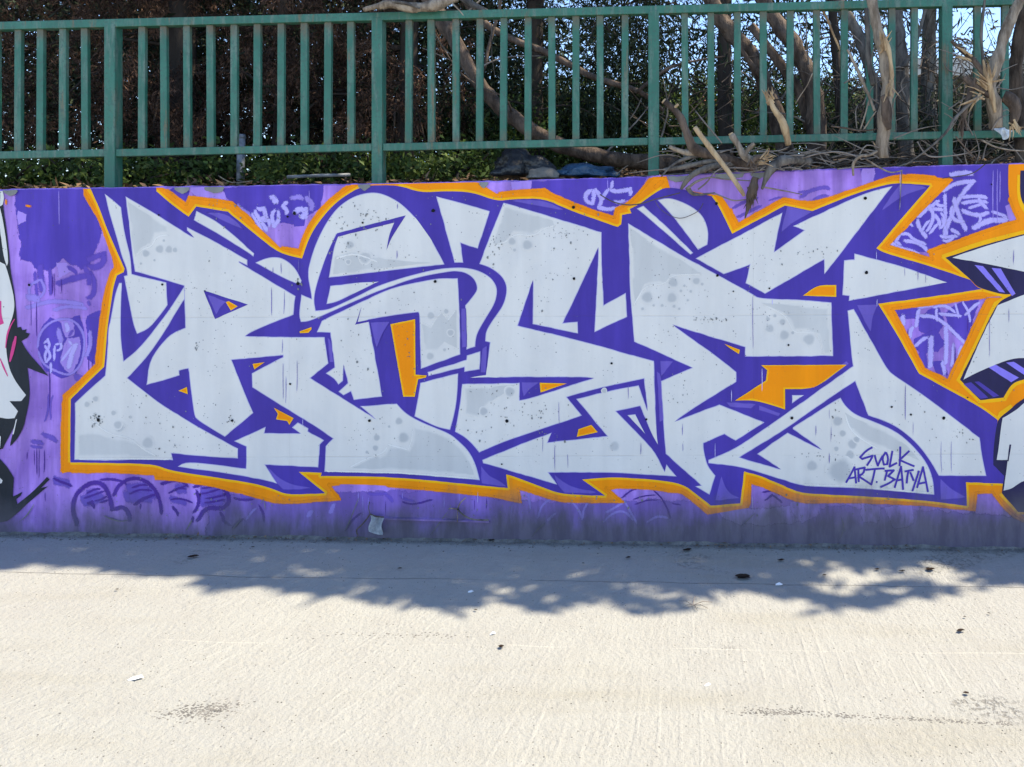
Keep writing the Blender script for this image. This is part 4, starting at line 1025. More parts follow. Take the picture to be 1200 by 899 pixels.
# ---- left: part of a painted masked face
p = Paint()
p.poly([(-40, 224), (2, 224), (4, 246), (8, 272), (11, 300), (12, 316), (18, 350), (20, 384), (24, 383), (26, 387), (31, 386), (30, 390), (35, 391), (32, 396), (28, 398), (25, 400), (33, 414), (45, 427), (57, 441), (32, 431), (35, 455), (34, 472), (30, 489), (28, 500), (20, 515), (12, 523), (12, 519), (17, 500), (14, 505), (3, 526), (-40, 535)], L_PUR, ang=26)
p.poly([(-40, 538), (0, 538), (9, 548), (16, 560), (15, 578), (15, 582), (26, 576.5), (24, 581), (19, 585), (20, 591), (38, 577), (55, 559), (58, 562), (48, 572), (56, 570), (44, 580), (30, 592), (20, 602), (8, 611), (-40, 618)], L_PUR, ang=26)
p.each('black_figure', M['black'], wall)
p = Paint()
p.poly([(-40, 320), (0, 307), (6, 310), (10, 322), (17, 350), (16.5, 367), (9, 386), (6.5, 405), (10, 430), (17, 445), (24, 455), (30.5, 463), (25, 470), (11, 470), (21, 482), (17, 490), (8, 491), (0, 489), (-40, 488)], L_WH, ang=40)
p.poly([(0, 244), (3, 256), (7, 280), (10, 307), (8, 312), (4, 300), (0, 268), (-20, 262), (-20, 244)], L_WH, ang=40)
p.poly([(0, 224), (3, 224), (5, 232), (3, 240), (0, 242)], L_WH)
p.poly([(-1, 510), (1, 512), (0, 525), (-2, 520)], L_WH); p.poly([(0, 560), (3, 563), (2, 566), (0, 567)], L_WH); p.poly([(18.5, 492), (20, 491), (16, 509), (14.5, 509)], L_WH)
p.each('white_face', M['white'], wall)
p = Paint()
p.poly([(-20, 348), (1.5, 353), (1.5, 369), (4.5, 379), (0, 381), (-20, 381)], L_GR, ang=20)
p.stroke([(18.5, 394), (15.5, 408), (11.5, 424)], 4, L_GR, soft=False, taper=True)
p.stroke([(17, 374), (11, 384), (8, 394), (6.5, 408)], 2, L_GR, soft=False, taper=True)
p.stroke([(0, 420), (4, 430), (9, 441)], 2.2, L_GR, soft=False, taper=True)
p.each('pink_marking', M['pink'], wall)

# ---- tie holes as flat discs with their inner shade painted on; wear: drips on the white, overspray, scars and road grime
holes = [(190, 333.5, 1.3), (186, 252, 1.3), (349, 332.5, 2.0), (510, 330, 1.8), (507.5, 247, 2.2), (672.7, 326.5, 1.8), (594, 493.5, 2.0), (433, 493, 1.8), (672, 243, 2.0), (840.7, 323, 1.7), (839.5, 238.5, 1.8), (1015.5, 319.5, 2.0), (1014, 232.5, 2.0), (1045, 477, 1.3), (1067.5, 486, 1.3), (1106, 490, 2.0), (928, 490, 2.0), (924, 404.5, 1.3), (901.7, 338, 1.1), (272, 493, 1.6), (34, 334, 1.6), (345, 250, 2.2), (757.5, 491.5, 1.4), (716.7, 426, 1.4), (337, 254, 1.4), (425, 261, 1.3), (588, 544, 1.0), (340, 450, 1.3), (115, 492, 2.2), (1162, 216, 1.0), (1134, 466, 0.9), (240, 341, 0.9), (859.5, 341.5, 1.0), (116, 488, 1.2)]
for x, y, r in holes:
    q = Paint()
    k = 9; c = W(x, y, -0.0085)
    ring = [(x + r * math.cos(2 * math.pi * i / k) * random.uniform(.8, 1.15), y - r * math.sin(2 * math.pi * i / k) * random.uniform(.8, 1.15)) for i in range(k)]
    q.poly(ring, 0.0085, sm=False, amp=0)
    q.build('tie_hole_shade', M['hole'], wall)
q = Paint()
for x, y0, y1 in [(331.5, 424, 470), (331, 396, 415), (335, 440, 475), (348, 420, 462), (320, 312, 322), (329, 306, 323), (318, 335, 372), (333, 340, 370), (636, 508, 532), (650, 520, 552), (655, 470, 500), (665, 530, 550), (1061, 450, 494), (1103, 515, 556), (1115, 515, 555), (1070, 493, 512), (1076, 315, 330), (1060, 313, 325), (1085, 320, 333), (972, 478, 492), (974, 498, 520), (972, 530, 545), (956, 497, 512), (800, 495, 512), (800, 518, 530), (751, 518, 534), (736, 448, 470), (465, 292, 305), (882, 345, 410), (1188, 290, 312), (1182, 360, 380), (1160, 370, 420), (466, 238, 246), (350, 300, 322)]:
    q.stroke([(x, y0), (x + random.uniform(-.5, .5), (y0 + y1) / 2), (x + random.uniform(-.7, .7), y1)], random.uniform(.8, 1.7), L_TOP + .0004, taper=True)
q.each('thin_purple_drip', M['drip'], wall)
q = Paint()
for x, y0, y1 in [(1055, 200, 245), (857, 455, 473), (838, 517, 540), (1027, 293, 306), (355, 490, 500), (905, 350, 358), (1028, 350, 360), (882, 580, 600), (560, 575, 592), (948, 588, 600), (893, 430, 460)]:
    q.stroke([(x, y0), (x + random.uniform(-.4, .4), (y0 + y1) / 2), (x, y1)], random.uniform(1.0, 1.8), L_TOP + .0005, taper=True, clip=True)
q.each('pale_drip', M['drip_pale'], wall)
q = Paint()
for pts in ([(421, 583), (414, 600), (403, 626)], [(526, 598), (514, 614), (503, 629)], [(283, 608), (278, 614), (270, 624)], [(226, 607), (222, 615), (216, 625)], [(886, 600), (878, 608), (868, 618)], [(312, 600), (309, 585), (304, 592)], [(640, 612), (630, 620), (622, 631)], [(985, 605), (990, 618), (984, 632)], [(120, 604), (140, 612), (152, 609)], [(40, 590), (32, 604), (22, 612)]):
    q.stroke(pts, random.uniform(1.6, 3), L_TOP + .0002, taper=True, amp=.6)
q.each('crack', M['scar'], wall)
m = MB()
lx = [449, 470, 495, 520, 545, 566, 574]
for a_, b_ in zip(lx[:-1], lx[1:]):
    y0_, y1_ = 606 + (a_ - 449) * .03, 606 + (b_ - 449) * .03
    q0 = [W(a_, y0_ + 1.8, 0), W(b_, y1_ + 1.8, 0), W(b_, y1_, 0), W(a_, y0_, 0)]
    m.hexa([(v.x, -.016 - .004 * mnoise.noise(v * 9), v.z) for v in q0], [(v.x, .004, v.z + .004) for v in q0])
o = m.build('mortar_ledge', M['base'], wall)
q = Paint()
def chips_at(q, x, y, sx_, sy_, n_, r0, r1):
    for _ in range(n_):
        cx, cy, r = random.gauss(x, sx_), random.gauss(y, sy_), random.uniform(r0, r1) * (1.6 if random.random() < .12 else 1)
        k = random.choice((5, 6, 7)); st = random.uniform(.6, 1.9)
        q.poly([(cx + math.cos(2 * math.pi * i / k) * r * random.uniform(.6, 1.2), cy - math.sin(2 * math.pi * i / k) * r * st * random.uniform(.6, 1.2)) for i in range(k)], L_TOP + .0006 + random.uniform(0, .0003), sm=False, amp=0)
for a_ in [(113, 491, 4, 4, 26, .3, 1.1), (108, 489, 3, 3, 12, .3, .8), (270, 492, 2.5, 3, 10, .3, 1.0), (231, 405, 1.5, 4, 7, .3, .9), (368, 372, 6, .8, 9, .3, .9), (349, 333, 3, 3, 14, .4, 1.1), (832, 374, 12, 2.5, 22, .3, .9), (441, 317, 4, 2, 6, .3, .7),
           (425, 258, 28, 12, 46, .3, .9), (430, 252, 5, 4, 10, .4, 1.2), (400, 285, 10, 14, 22, .3, .9), (455, 300, 30, 8, 16, .3, .7), (662, 272, 12, 6, 24, .3, .8), (640, 330, 14, 40, 26, .3, .8), (575, 300, 3, 14, 14, .3, .9), (584, 285, 4, 12, 12, .3, .9),
           (600, 480, 30, 18, 40, .3, .9), (628, 478, 10, 10, 18, .3, .9), (640, 520, 14, 14, 16, .3, .8), (555, 505, 14, 12, 14, .3, .9), (560, 455, 16, 6, 14, .3, .8), (200, 495, 40, 14, 22, .3, .9), (205, 522, 10, 6, 12, .3, .8), (345, 430, 30, 20, 16, .3, .8),
           (430, 500, 20, 14, 20, .3, .7), (430, 425, 14, 24, 18, .3, .8), (470, 350, 30, 12, 16, .3, .8), (800, 350, 40, 18, 22, .3, .8), (795, 470, 10, 14, 18, .3, .8), (880, 355, 2, 20, 14, .3, .8), (980, 500, 6, 20, 12, .3, .8), (957, 535, 14, 3, 16, .3, .8),
           (900, 300, 30, 14, 14, .3, .7), (950, 295, 14, 4, 16, .4, 1.0), (1070, 310, 16, 10, 12, .3, .7), (1130, 512, 8, 5, 12, .3, .9), (1060, 480, 30, 20, 14, .3, .8), (590, 232, 40, 6, 18, .3, .8), (670, 246, 12, 6, 14, .3, .9), (300, 250, 30, 8, 12, .3, .9), (250, 242, 20, 3, 12, .3, .8),
           (250, 330, 30, 20, 20, .3, .8), (200, 590, 60, 14, 24, .3, .9), (560, 596, 60, 10, 24, .3, .9), (960, 600, 60, 12, 26, .3, 1.0), (700, 600, 60, 10, 20, .3, .9), (1110, 480, 40, 60, 20, .3, .8), (480, 440, 8, 22, 14, .3, .7), (330, 588, 40, 3, 12, .3, .8), (1020, 590, 50, 3, 14, .3, .9), (690, 584, 40, 3, 14, .3, .8)]:
    chips_at(q, *a_)
for x0, x1 in ((4, 20), (205, 222), (240, 262), (420, 434), (562, 572), (783, 808), (838, 872), (880, 898)):
    q.feather([(x0, top_y(x0) + 1.5), (x1, top_y(x1) + 1.5), (x1 - 2, top_y(x1) + 4.5), ((x0 + x1) / 2, top_y(x0) + 7), (x0 + 2, top_y(x0) + 4)], L_TOP + .0006, 3, 1.5, clip=True)
q.build('paint_chips', M['scar'], wall, kind='stuff')

# ------------------------------------------------------------------ terrain behind the wall
def bank_z(x, y):
    """height of the planted bank behind the wall"""
    px = x * F / D + PX
    z0 = ZC + (PY - top_y(max(-1700, min(2700, px)))) * D / F
    yy = max(0.0, y - 0.28)
    return z0 - 0.02 + 0.115 * min(yy, 3.0) + 0.02 * max(0, min(yy, 30) - 3) + 0.03 * mnoise.noise(Vector((x * 1.7, y * 1.7, 0))) * min(1, yy * 4)
bx = [-60, -40, -25, -14] + list(np.linspace(-9, 9, 91)) + [14, 25, 40, 60]
by = [0.275] + list(np.linspace(0.4, 4.4, 34)) + [5.5, 7, 9, 12, 16, 22, 30, 45, 70]
V = [(x, y, bank_z(x, y) + (0.02 * mnoise.noise(Vector((x * 9, y * 9, 2))) if 0.3 < y < 4.4 else 0)) for y in by for x in bx]
nb = len(bx)
Fs = [(j * nb + i, j * nb + i + 1, (j + 1) * nb + i + 1, (j + 1) * nb + i) for j in range(len(by) - 1) for i in range(nb - 1)]
tag(link_mesh('planted_bank', V, Fs, M['soil'], smooth=True), kind='structure')
# a far slope so the land goes on to the horizon
hv, hf = [], []
ha = np.linspace(-1.35, 1.35, 60)
for a in ha:
    d = 240
    hv += [(math.sin(a) * d, math.cos(a) * d, -5), (math.sin(a) * d * 1.2, math.cos(a) * d * 1.2, 15 + 4 * mnoise.noise(Vector((a * 4, 0, 0))))]
for i in range(len(ha) - 1): hf.append((2 * i, 2 * i + 2, 2 * i + 3, 2 * i + 1))
tag(link_mesh('far_hills', hv, hf, M['hill']), kind='structure')
# leaf litter on the bank
N = 5200
x = rng.uniform(-4.6, 3.4, N); y = 0.26 + rng.gamma(1.6, 0.5, N)
y = np.clip(y, 0.26, 3.6)
z = np.array([bank_z(a, b) for a, b in zip(x, y)]) + rng.uniform(0.005, 0.035, N)
dr = np.stack([rng.normal(0, 1, N), rng.normal(0, 1, N), rng.normal(0, .35, N)], 1)
nr = np.stack([rng.normal(0, .4, N), rng.normal(-.3, .4, N), np.ones(N)], 1)
o = leaf_mesh('leaf_litter', np.stack([x, y, z], 1), dr, nr, rng.uniform(.03, .085, N), rng.uniform(.01, .028, N), M['litter'], fold=0.08)
tag(o, kind='stuff')

# ------------------------------------------------------------------ green railing
fence = empty('metal_railing', W(600, top_y(600), 0.13))
tag(fence, 'green painted metal railing with square bars along the top of the graffiti wall', 'railing')
FY = 0.12
def px_box(x0, x1, yt0, yb0, yt1, yb1, ya, yb):
    m = MB()
    q = [W(x0, yb0, FY), W(x1, yb1, FY), W(x1, yt1, FY), W(x0, yt0, FY)]
    m.hexa([(v.x, ya, v.z) for v in q], [(v.x, yb, v.z) for v in q])
    return m
def bevel(o, w, seg=2):
    bm = bmesh.new(); bm.from_mesh(o.data)
    bmesh.ops.bevel(bm, geom=bm.edges[:], offset=w, segments=seg, affect='EDGES', profile=0.5)
    bm.to_mesh(o.data); bm.free()
def rail_top(px): return 25.6 - 0.0247 * px        # upper edge of the top rail
def rail_low(px): return 177.5 - 0.0212 * px       # upper edge of the low rail
posts = [-225, 129, 442, 766, 1110, 1452]
for i, px in enumerate(posts):
    w = 6.3
    o = px_box(px - w, px + w, rail_top(px) + 5.5, top_y(px) + 6, rail_top(px) + 5.5, top_y(px) + 6, FY - 0.006, FY + 0.055).build('post', M['fence'])
    bevel(o, 0.004); adopt(o, fence)
for a, b in zip(posts[:-1], posts[1:]):
    o = px_box(a + 6.6, b - 6.6, rail_low(a), rail_low(a) + 8.6, rail_low(b), rail_low(b) + 8.6, FY, FY + 0.042).build('lower_rail', M['fence'])
    bevel(o, 0.003); adopt(o, fence)
o = px_box(-320, 1540, rail_top(-320), rail_top(-320) + 9.3, rail_top(1540), rail_top(1540) + 9.3, FY - 0.004, FY + 0.046).build('top_rail', M['fence'])
bevel(o, 0.003); adopt(o, fence)
bars = [-188, -160, -133, -106, -79, -52, -26, -7.5, 18.5, 44.5, 71, 97.5, 164, 190.5, 217.5, 245, 272.5, 299.5, 327.5, 355, 382.5, 410, 477.5, 504.5, 533.5, 561, 589, 618, 646.3, 674.5, 703, 732, 803, 833.5, 864.5, 895, 926, 958, 990, 1020, 1046, 1072, 1147, 1179, 1210, 1241, 1272, 1303, 1335, 1366, 1397, 1425]
bars = [b for b in bars if min(abs(b - p_) for p_ in posts) > 12]
for px in bars:
    w = 4.0 + random.uniform(-.15, .15)
    lean = random.uniform(-.8, .8)
    m = MB()
    yt, yb = rail_top(px) + 9.0, rail_low(px) + .3
    q = [W(px - w, yb, FY), W(px + w, yb, FY), W(px + w + lean, yt, FY), W(px - w + lean, yt, FY)]
    m.hexa([(v.x, FY + 0.008, v.z) for v in q], [(v.x, FY + 0.032, v.z) for v in q])
    o = m.build('bar', M['bar']); bevel(o, 0.002, 1); adopt(o, fence)

# ------------------------------------------------------------------ tree builders
def path(pts):
    """[(px, py, y)] -> world points"""
    return [W(a, b, c) for a, b, c in pts]

def tufts(n, box, down=0.8, length=(0.05, 0.11), width=(0.008, 0.018), clump=0.22, per=14, keep=None):
    """drooping sprays: clump centres in a box, leaves hung round each of them"""
    (x0, x1), (y0, y1), (z0, z1) = box
    k = max(1, n // per)
    cc = np.stack([rng.uniform(x0, x1, k), rng.uniform(y0, y1, k), rng.uniform(z0, z1, k)], 1)
    if keep is not None: cc = cc[np.array([keep(*c) for c in cc], bool)]
    k = len(cc)
    cd = np.stack([rng.normal(0, .8, k), rng.normal(0, .8, k), rng.normal(-down, .35, k)], 1)
    c = np.repeat(cc, per, 0); d = np.repeat(cd, per, 0)
    m = len(c)
    c = c + rng.normal(0, clump * 0.5, (m, 3)) + d * rng.uniform(0, clump, (m, 1))
    d = d + rng.normal(0, .45, (m, 3))
    nr = rng.normal(0, 1, (m, 3))
    return c, d, nr, rng.uniform(*length, m), rng.uniform(*width, m)

def plumes(k, box, keep, per=64):
    """drooping cones of fine dead needles"""
    (x0, x1), (y0, y1), (z0, z1) = box
    cc = np.stack([rng.uniform(x0, x1, k), rng.uniform(y0, y1, k), rng.uniform(z0, z1, k)], 1)
    cc = cc[np.array([keep(*c) for c in cc], bool)]; k = len(cc)
    ax = np.stack([rng.normal(0, .45, k), rng.normal(-.1, .4, k), rng.normal(-1, .25, k)], 1); ax /= np.linalg.norm(ax, axis=1, keepdims=True)
    L = rng.uniform(.10, .26, k)
    f = rng.uniform(0, 1, (k, per)); c = cc[:, None] + ax[:, None] * (L[:, None] * f)[..., None]
    c = c + rng.normal(0, 1, (k, per, 3)) * (.008 + .034 * f * (1 - f) * 2)[..., None]
    d = ax[:, None] * .9 + rng.normal(0, .55, (k, per, 3))
    c, d = c.reshape(-1, 3), d.reshape(-1, 3); m = len(c)
    return c, d, rng.normal(0, 1, (m, 3)), rng.uniform(.022, .055, m), rng.uniform(.004, .009, m)

def px_x(px, y): return (px - PX) * (D + y) / F
def px_z(py, y): return ZC + (PY - py) * (D + y) / F

# shade line on the pavement: where the overhanging crowns let go (photo pixels)
EDGE = [(-400, 664), (-200, 662), (0, 660), (50, 657), (75, 664), (110, 660), (150, 671), (200, 675), (225, 672), (250, 684), (300, 687), (322, 682), (345, 693), (372, 696), (385, 690), (425, 688), (440, 700), (470, 701), (500, 704), (535, 717), (560, 708), (590, 703), (615, 710), (645, 719), (658, 708), (675, 700), (700, 707), (750, 711), (800, 711), (770, 700), (750, 690), (800, 690), (840, 694), (905, 695), (935, 703), (985, 708), (1025, 713), (1050, 704), (1035, 696), (1065, 694), (1100, 699), (1120, 693), (1085, 686), (1130, 686), (1200, 690), (1350, 696), (1600, 700)]
HOLES = [(345, 672, 22, 5), (362, 664, 14, 4), (372, 674, 16, 4), (430, 687, 14, 4), (552, 682, 18, 5), (585, 697, 26, 6), (985, 667, 26, 8), (1010, 677, 46, 9), (1100, 675, 38, 8), (80, 640, 14, 3), (1128, 681, 30, 5), (740, 692, 34, 7), (515, 652, 10, 3), (1185, 692, 20, 5), (868, 682, 10, 3), (990, 690, 40, 5), (610, 668, 10, 3), (820, 664, 9, 2.5)]
def in_poly(x, y, P):
    c = np.zeros(len(x), bool); j = len(P) - 1
    for i in range(len(P)):
        xi, yi = P[i]; xj, yj = P[j]
        c ^= ((yi > y) != (yj > y)) & (x < (xj - xi) * (y - yi) / (yj - yi + 1e-12) + xi)
        j = i
    return c
SHADE = [(-900, 600)] + EDGE + [(1600, 640)]
SHADE[1:1] = [(-900, 668)]
def crown_ok(V):
    """True where the shadow of a crown point may fall on the pavement"""
    t = (V[:, 2] + SL * V[:, 0]) / (sv.z + SL * sv.x)
    x, y = V[:, 0] - sv.x * t, V[:, 1] - sv.y * t
    d = np.maximum(y + D, .3)
    gx_, gy_ = PX + x * F / d, PY + (ZC + SL * x) * F / d
    wob = np.array([14 * mnoise.noise(Vector((a * .035, b * .07, 1.3))) + 7 * mnoise.noise(Vector((a * .11, b * .2, 6.1))) for a, b in zip(gx_, gy_)])
    gy_ = gy_ + np.where(y < -0.02, wob, 0) + rng.exponential(2.0, len(gy_)) - 1.5
    ok = in_poly(gx_, gy_, SHADE)
    for (a, b, c, e) in HOLES:
        ok &= ((gx_ - a) / (c * 1.15)) ** 2 + ((gy_ - b) / (e * 1.15)) ** 2 >= 1
    return ok | (y > -0.02)

# high crowns that lean out over the wall and shade it
def high_crown(name, mat, cx, n_over, n_back, parent, tol=.9):
    k = 60000
    gx_ = rng.uniform(-900, 1600, k); gy_ = rng.uniform(612, 722, k)
    d = ZC * F / ((gy_ - PY) - SL * (gx_ - PX)); X = (gx_ - PX) * d / F
    h = rng.uniform(4.6, 6.6, k)
    V = np.stack([X + sv.x * h / sv.z, d - D + sv.y * h / sv.z, -SL * X + h], 1)
    V = V[(np.abs(V[:, 0] - cx) < tol) & crown_ok(V)][:n_over]
    n1 = len(V)
    B = np.stack([rng.normal(cx, 1.0, k), rng.uniform(-.3, 3.4, k), rng.uniform(4.3, 8.0, k)], 1)
    e = ((B[:, 0] - cx) / 1.9) ** 2 + ((B[:, 1] - 1.5) / 2.2) ** 2 + ((B[:, 2] - 6.0) / 2.1) ** 2
    B = B[(e < 1) & crown_ok(B)][:n_back]
    n2 = len(B)
    dr = np.concatenate([rng.normal(0, 1, (n1, 3)) * [1, .25, .6], rng.normal(0, 1, (n2, 3)) * [1, 1, .6] - [0, 0, .3]])
    nr = np.concatenate([rng.normal(0, .5, (n1, 3)) + [0, 0, 1], rng.normal(0, .7, (n2, 3)) + [0, 0, 1]])
    L_ = np.concatenate([rng.uniform(.07, .13, n1), rng.uniform(.10, .20, n2)])
    W_ = np.concatenate([rng.uniform(.03, .06, n1), rng.uniform(.04, .08, n2)])
    return leaf_mesh(name, np.concatenate([V, B]), dr, nr, L_, W_, mat, parent)

def limbs_to(m, base, cx, k=6):
    for i in range(k):
        e = Vector((cx + random.uniform(-1.2, 1.2), random.uniform(0.1, 2.6), random.uniform(4.8, 6.4)))
        b = base + Vector((0, 0, random.uniform(-0.8, 0.0)))
        mid = b.lerp(e, 0.5) + Vector((random.uniform(-.2, .2), random.uniform(-.2, .2), 0.15))
        m.tube([b, mid, e], [0.055, 0.035, 0.012], 6, sub=3)

# ---- left: three conifers, their lower branches hung with dead brown foliage
def conifer(px, y, r, label, spread, group, n_brown, cx, zdown=0.0):
    base = W(px, PY, y); base.z = bank_z(base.x, y) - 0.05
    t = empty('conifer_tree', base)
    tag(t, label, 'tree', group)
    m = MB()
    top = Vector((base.x + 0.1, y - .1, 5.4))
    m.tube([base, base.lerp(top, .35) + Vector((.03, 0, 0)), top], [r * 1.25, r, r * .6], 10, rough=.12, sub=6)
    limbs_to(m, top, cx)
    for i in range(26):
        z = random.uniform(2.45, 4.4)
        p0 = Vector((base.x, y, z)); a = random.uniform(0, 6.28); L = random.uniform(.5, 1.2)
        p1 = p0 + Vector((math.cos(a) * L * .6, math.sin(a) * L * .4, .03)); p2 = p0 + Vector((math.cos(a) * L, math.sin(a) * L * .6, -.25))
        m.tube([p0, p1, p2], [.016, .01, .004], 5, sub=3)
    adopt(m.build('trunk', M['bark_dark'], None, True), t)
    x0, x1 = spread
    bx_ = (px_x(x0, y), px_x(x1, y))
    def keep(a, b, c):
        q = mnoise.noise(Vector((a * 1.9, b * 1.2, c * 1.5)))
        lim = bank_z(a, b) + 0.30 + 0.25 * (mnoise.noise(Vector((a * 2.6, 4.1, b))) + .3)
        return c > lim and q + .5 * mnoise.noise(Vector((a * 5.5, b * 3, c * 4.5))) > -0.12
    ta = plumes(n_brown, (bx_, (y - .75, y + .55), (2.05, 4.3)), keep)
    leaf_mesh('brown_foliage', *ta, M['brown_leaf'], t)
    tb = tufts(int(n_brown * 7), (bx_, (y + .0, y + 1.4), (1.95, 4.5)), .5, (.05, .12), (.012, .028), .22, 18, lambda a, b, c: c > bank_z(a, b) + .34 and mnoise.noise(Vector((a * 1.5, c * 1.5, b))) > -.32)
    leaf_mesh('dark_foliage', *tb, M['dark_leaf'], t)
    high_crown('upper_crown', M['dark_leaf'], cx, 3000, 1500, t)
    return t
GT = 'trees behind the railing'
conifer(207, 1.55, .085, 'conifer with dead brown drooping foliage, its dark trunk behind the first bays of the railing', (-190, 250), GT, 2400, -3.2)
conifer(327, 1.75, .055, 'thin trunked conifer with brown foliage between the two left railing posts', (190, 420), GT, 1500, -1.7)
conifer(472, 1.65, .06, 'conifer with dark brown foliage just right of the second railing post', (380, 545), GT, 1100, -0.2)

# ---- centre: dark needled tree with sky showing through
def sprays(m, leaves, starts, rad=.008):
    """thin drooping twigs with needles along them"""
    for p0, a, L, drop in starts:
        p0 = Vector(p0); dirv = Vector((math.cos(a), math.sin(a) * .5, 0))
        p1 = p0 + dirv * L * .5 + Vector((0, 0, .04)); p2 = p0 + dirv * L + Vector((0, 0, -drop))
        m.tube([p0, p1, p2], [rad, rad * .7, rad * .35], 5, sub=3, cap=False)
        for k in range(int(L * 42)):
            f = random.uniform(.15, 1)
            q = p0.lerp(p1, f * 2) if f < .5 else p1.lerp(p2, f * 2 - 1)
            leaves.append((q, (random.gauss(dirv.x * .5, .5), random.gauss(0, .5), random.gauss(-.9, .4)), random.uniform(.04, .11), random.uniform(.008, .018)))

def leaves_from(lst, name, mat, parent):
    c = np.array([tuple(a[0]) for a in lst], np.float32); d = np.array([a[1] for a in lst], np.float32)
    return leaf_mesh(name, c, d, rng.normal(0, 1, (len(c), 3)), np.array([a[2] for a in lst]), np.array([a[3] for a in lst]), mat, parent)

def needle_tree(px, y, r, label, spread, n, zr, bark, leaf, cx, nsp, lean=0.1, gap=-.1):
    base = W(px, PY, y); base.z = bank_z(base.x, y) - 0.05
    t = empty('needle_tree', base); tag(t, label, 'tree', GT)
    m = MB(); top = Vector((base.x + lean, y, 5.2))
    m.tube([base, base.lerp(top, .4) + Vector((-.05, 0, 0)), top], [r * 1.2, r, r * .7], 10, rough=.12, sub=6)
    limbs_to(m, top, cx)
    x0, x1 = px_x(spread[0], y), px_x(spread[1], y)
    lv, st = [], []
    for i in range(nsp):
        st.append(((random.uniform(x0, x1), y + random.uniform(-.5, 1.1), random.uniform(*zr)), random.uniform(0, 6.28), random.uniform(.3, .8), random.uniform(.02, .3)))
    sprays(m, lv, st)
    adopt(m.build('trunk', bark, None, True), t)
    leaves_from(lv, 'needle_sprays', leaf, t)
    ta = tufts(n, ((x0, x1), (y - .2, y + 1.4), zr), .8, (.05, .12), (.010, .022), .2, 14, lambda a, b, c: mnoise.noise(Vector((a * 2.0, b * 1.6, c * 2.0))) > gap)
    leaf_mesh('crown', *ta, leaf, t)
    high_crown('upper_crown', M['dark_leaf'], cx, 3000, 1500, t)
    return t
needle_tree(628, 2.2, .07, 'dark needled tree with blue sky glinting through its twigs in the middle of the railing', (500, 775), 30000, (2.55, 4.4), M['bark_dark'], M['dark_leaf'], 1.3, 70)
needle_tree(851, 1.7, .05, 'slim dark trunk with sparse hanging twigs right of the third railing post', (690, 1010), 15000, (2.6, 4.3), M['bark_dark'], M['dark_leaf'], 2.8, 60, gap=.05)
needle_tree(1090, 2.6, .06, 'sparse tree with narrow drooping leaves in front of the bright sky at the right', (960, 1260), 10000, (2.35, 4.6), M['bark_grey'], M['olive_leaf'], 4.3, 90, gap=.1)

needle_tree(1560, 1.6, .09, 'tree to the right of the picture whose crown leans over the wall', (1440, 1700), 900, (2.6, 4.4), M['bark'], M['dark_leaf'], 5.8, 30, gap=.12)

# ---- leaning bare trunks (in front of the foliage)
def bare_tree(name, label, trunk, rads, mat, branches=(), cat='tree', twigs=0, group='bare leaning trunks behind the railing'):
    P = path(trunk)
    t = empty(name, P[-1]); tag(t, label, cat, group)
    m = MB(); m.tube(P, rads, 14, rough=.20, sub=8)
    adopt(m.build('trunk', mat, None, True), t)
    for pts, rr in branches:
        m = MB(); m.tube(path(pts), rr, 8, rough=.12, sub=4)
        adopt(m.build('branch', mat, None, True), t)
    for i in range(twigs):
        m = MB(); a = random.choice(P[1:]); b = a + Vector((random.uniform(-.5, .5), random.uniform(-.1, .3), random.uniform(.1, .6)))
        m.tube([a, a.lerp(b, .5) + Vector((random.uniform(-.06, .06), 0, .04)), b], [.008, .005, .002], 5, sub=3)
        adopt(m.build('twig', M['twig'], None, True), t)
    return t
bare_tree('leaning_tree', 'long brown trunk leaning down to the right behind the middle bays of the railing',
          [(478, -60, .75), (505, 0, .72), (528, 40, .7), (553, 85, .68), (578, 118, .66), (612, 146, .62), (652, 168, .6), (705, 184, .58), (765, 190, .55), (800, 196, .5)],
          [.06, .052, .044, .042, .045, .047, .046, .046, .05, .055], M['bark'],
          [([(520, -40, .85), (560, 20, .85), (600, 46, .85), (637, 60, .85), (675, 80, .84), (700, 92, .82), (750, 108, .8), (778, 130, .78)], [.03, .026, .022, .022, .022, .02, .018, .01]),
           ([(566, 85, .8), (574, 50, .8), (585, 10, .8), (590, -30, .8)], [.014, .01, .01, .008]),
           ([(600, 135, .62), (592, 115, .5), (560, 100, .5), (535, 80, .52), (510, 40, .5)], [.006, .005, .005, .005, .004]),
           ([(745, 109, .75), (780, 82, .75), (812, 72, .75), (850, 66, .76)], [.012, .01, .008, .005])], twigs=5)
bare_tree('leaning_tree', 'thick brown trunk curving down right between the third and fourth railing posts',
          [(812, -60, .95), (838, 10, .92), (860, 42, .9), (882, 66, .88), (895, 96, .86), (908, 130, .84), (918, 165, .82), (922, 195, .8)], [.05, .052, .053, .05, .05, .052, .056, .06], M['bark'],
          [([(895, 92, .8), (870, 60, .78), (862, 20, .78)], [.02, .015, .01])], twigs=4)
bare_tree('leaning_tree', 'broad brown trunk leaning left over the lower rail near the fourth bay',
          [(868, -50, .62), (904, 18, .6), (926, 46, .58), (945, 82, .56), (954, 112, .54), (957, 150, .52), (958, 192, .5)], [.042, .046, .05, .053, .055, .058, .062], M['bark'],
          [([(880, 30, .7), (915, 76, .68), (937, 108, .66), (950, 150, .62)], [.026, .03, .034, .04])], twigs=4)
bare_tree('leaning_tree', 'grey smooth trunk bending right just left of the broken pale branch',
          [(970, -40, .9), (985, 6, .9), (1000, 30, .9), (1013, 58, .9), (1020, 84, .9), (1030, 120, .88), (1036, 190, .85)], [.036, .036, .036, .036, .034, .034, .04], M['bark_grey'], twigs=3)
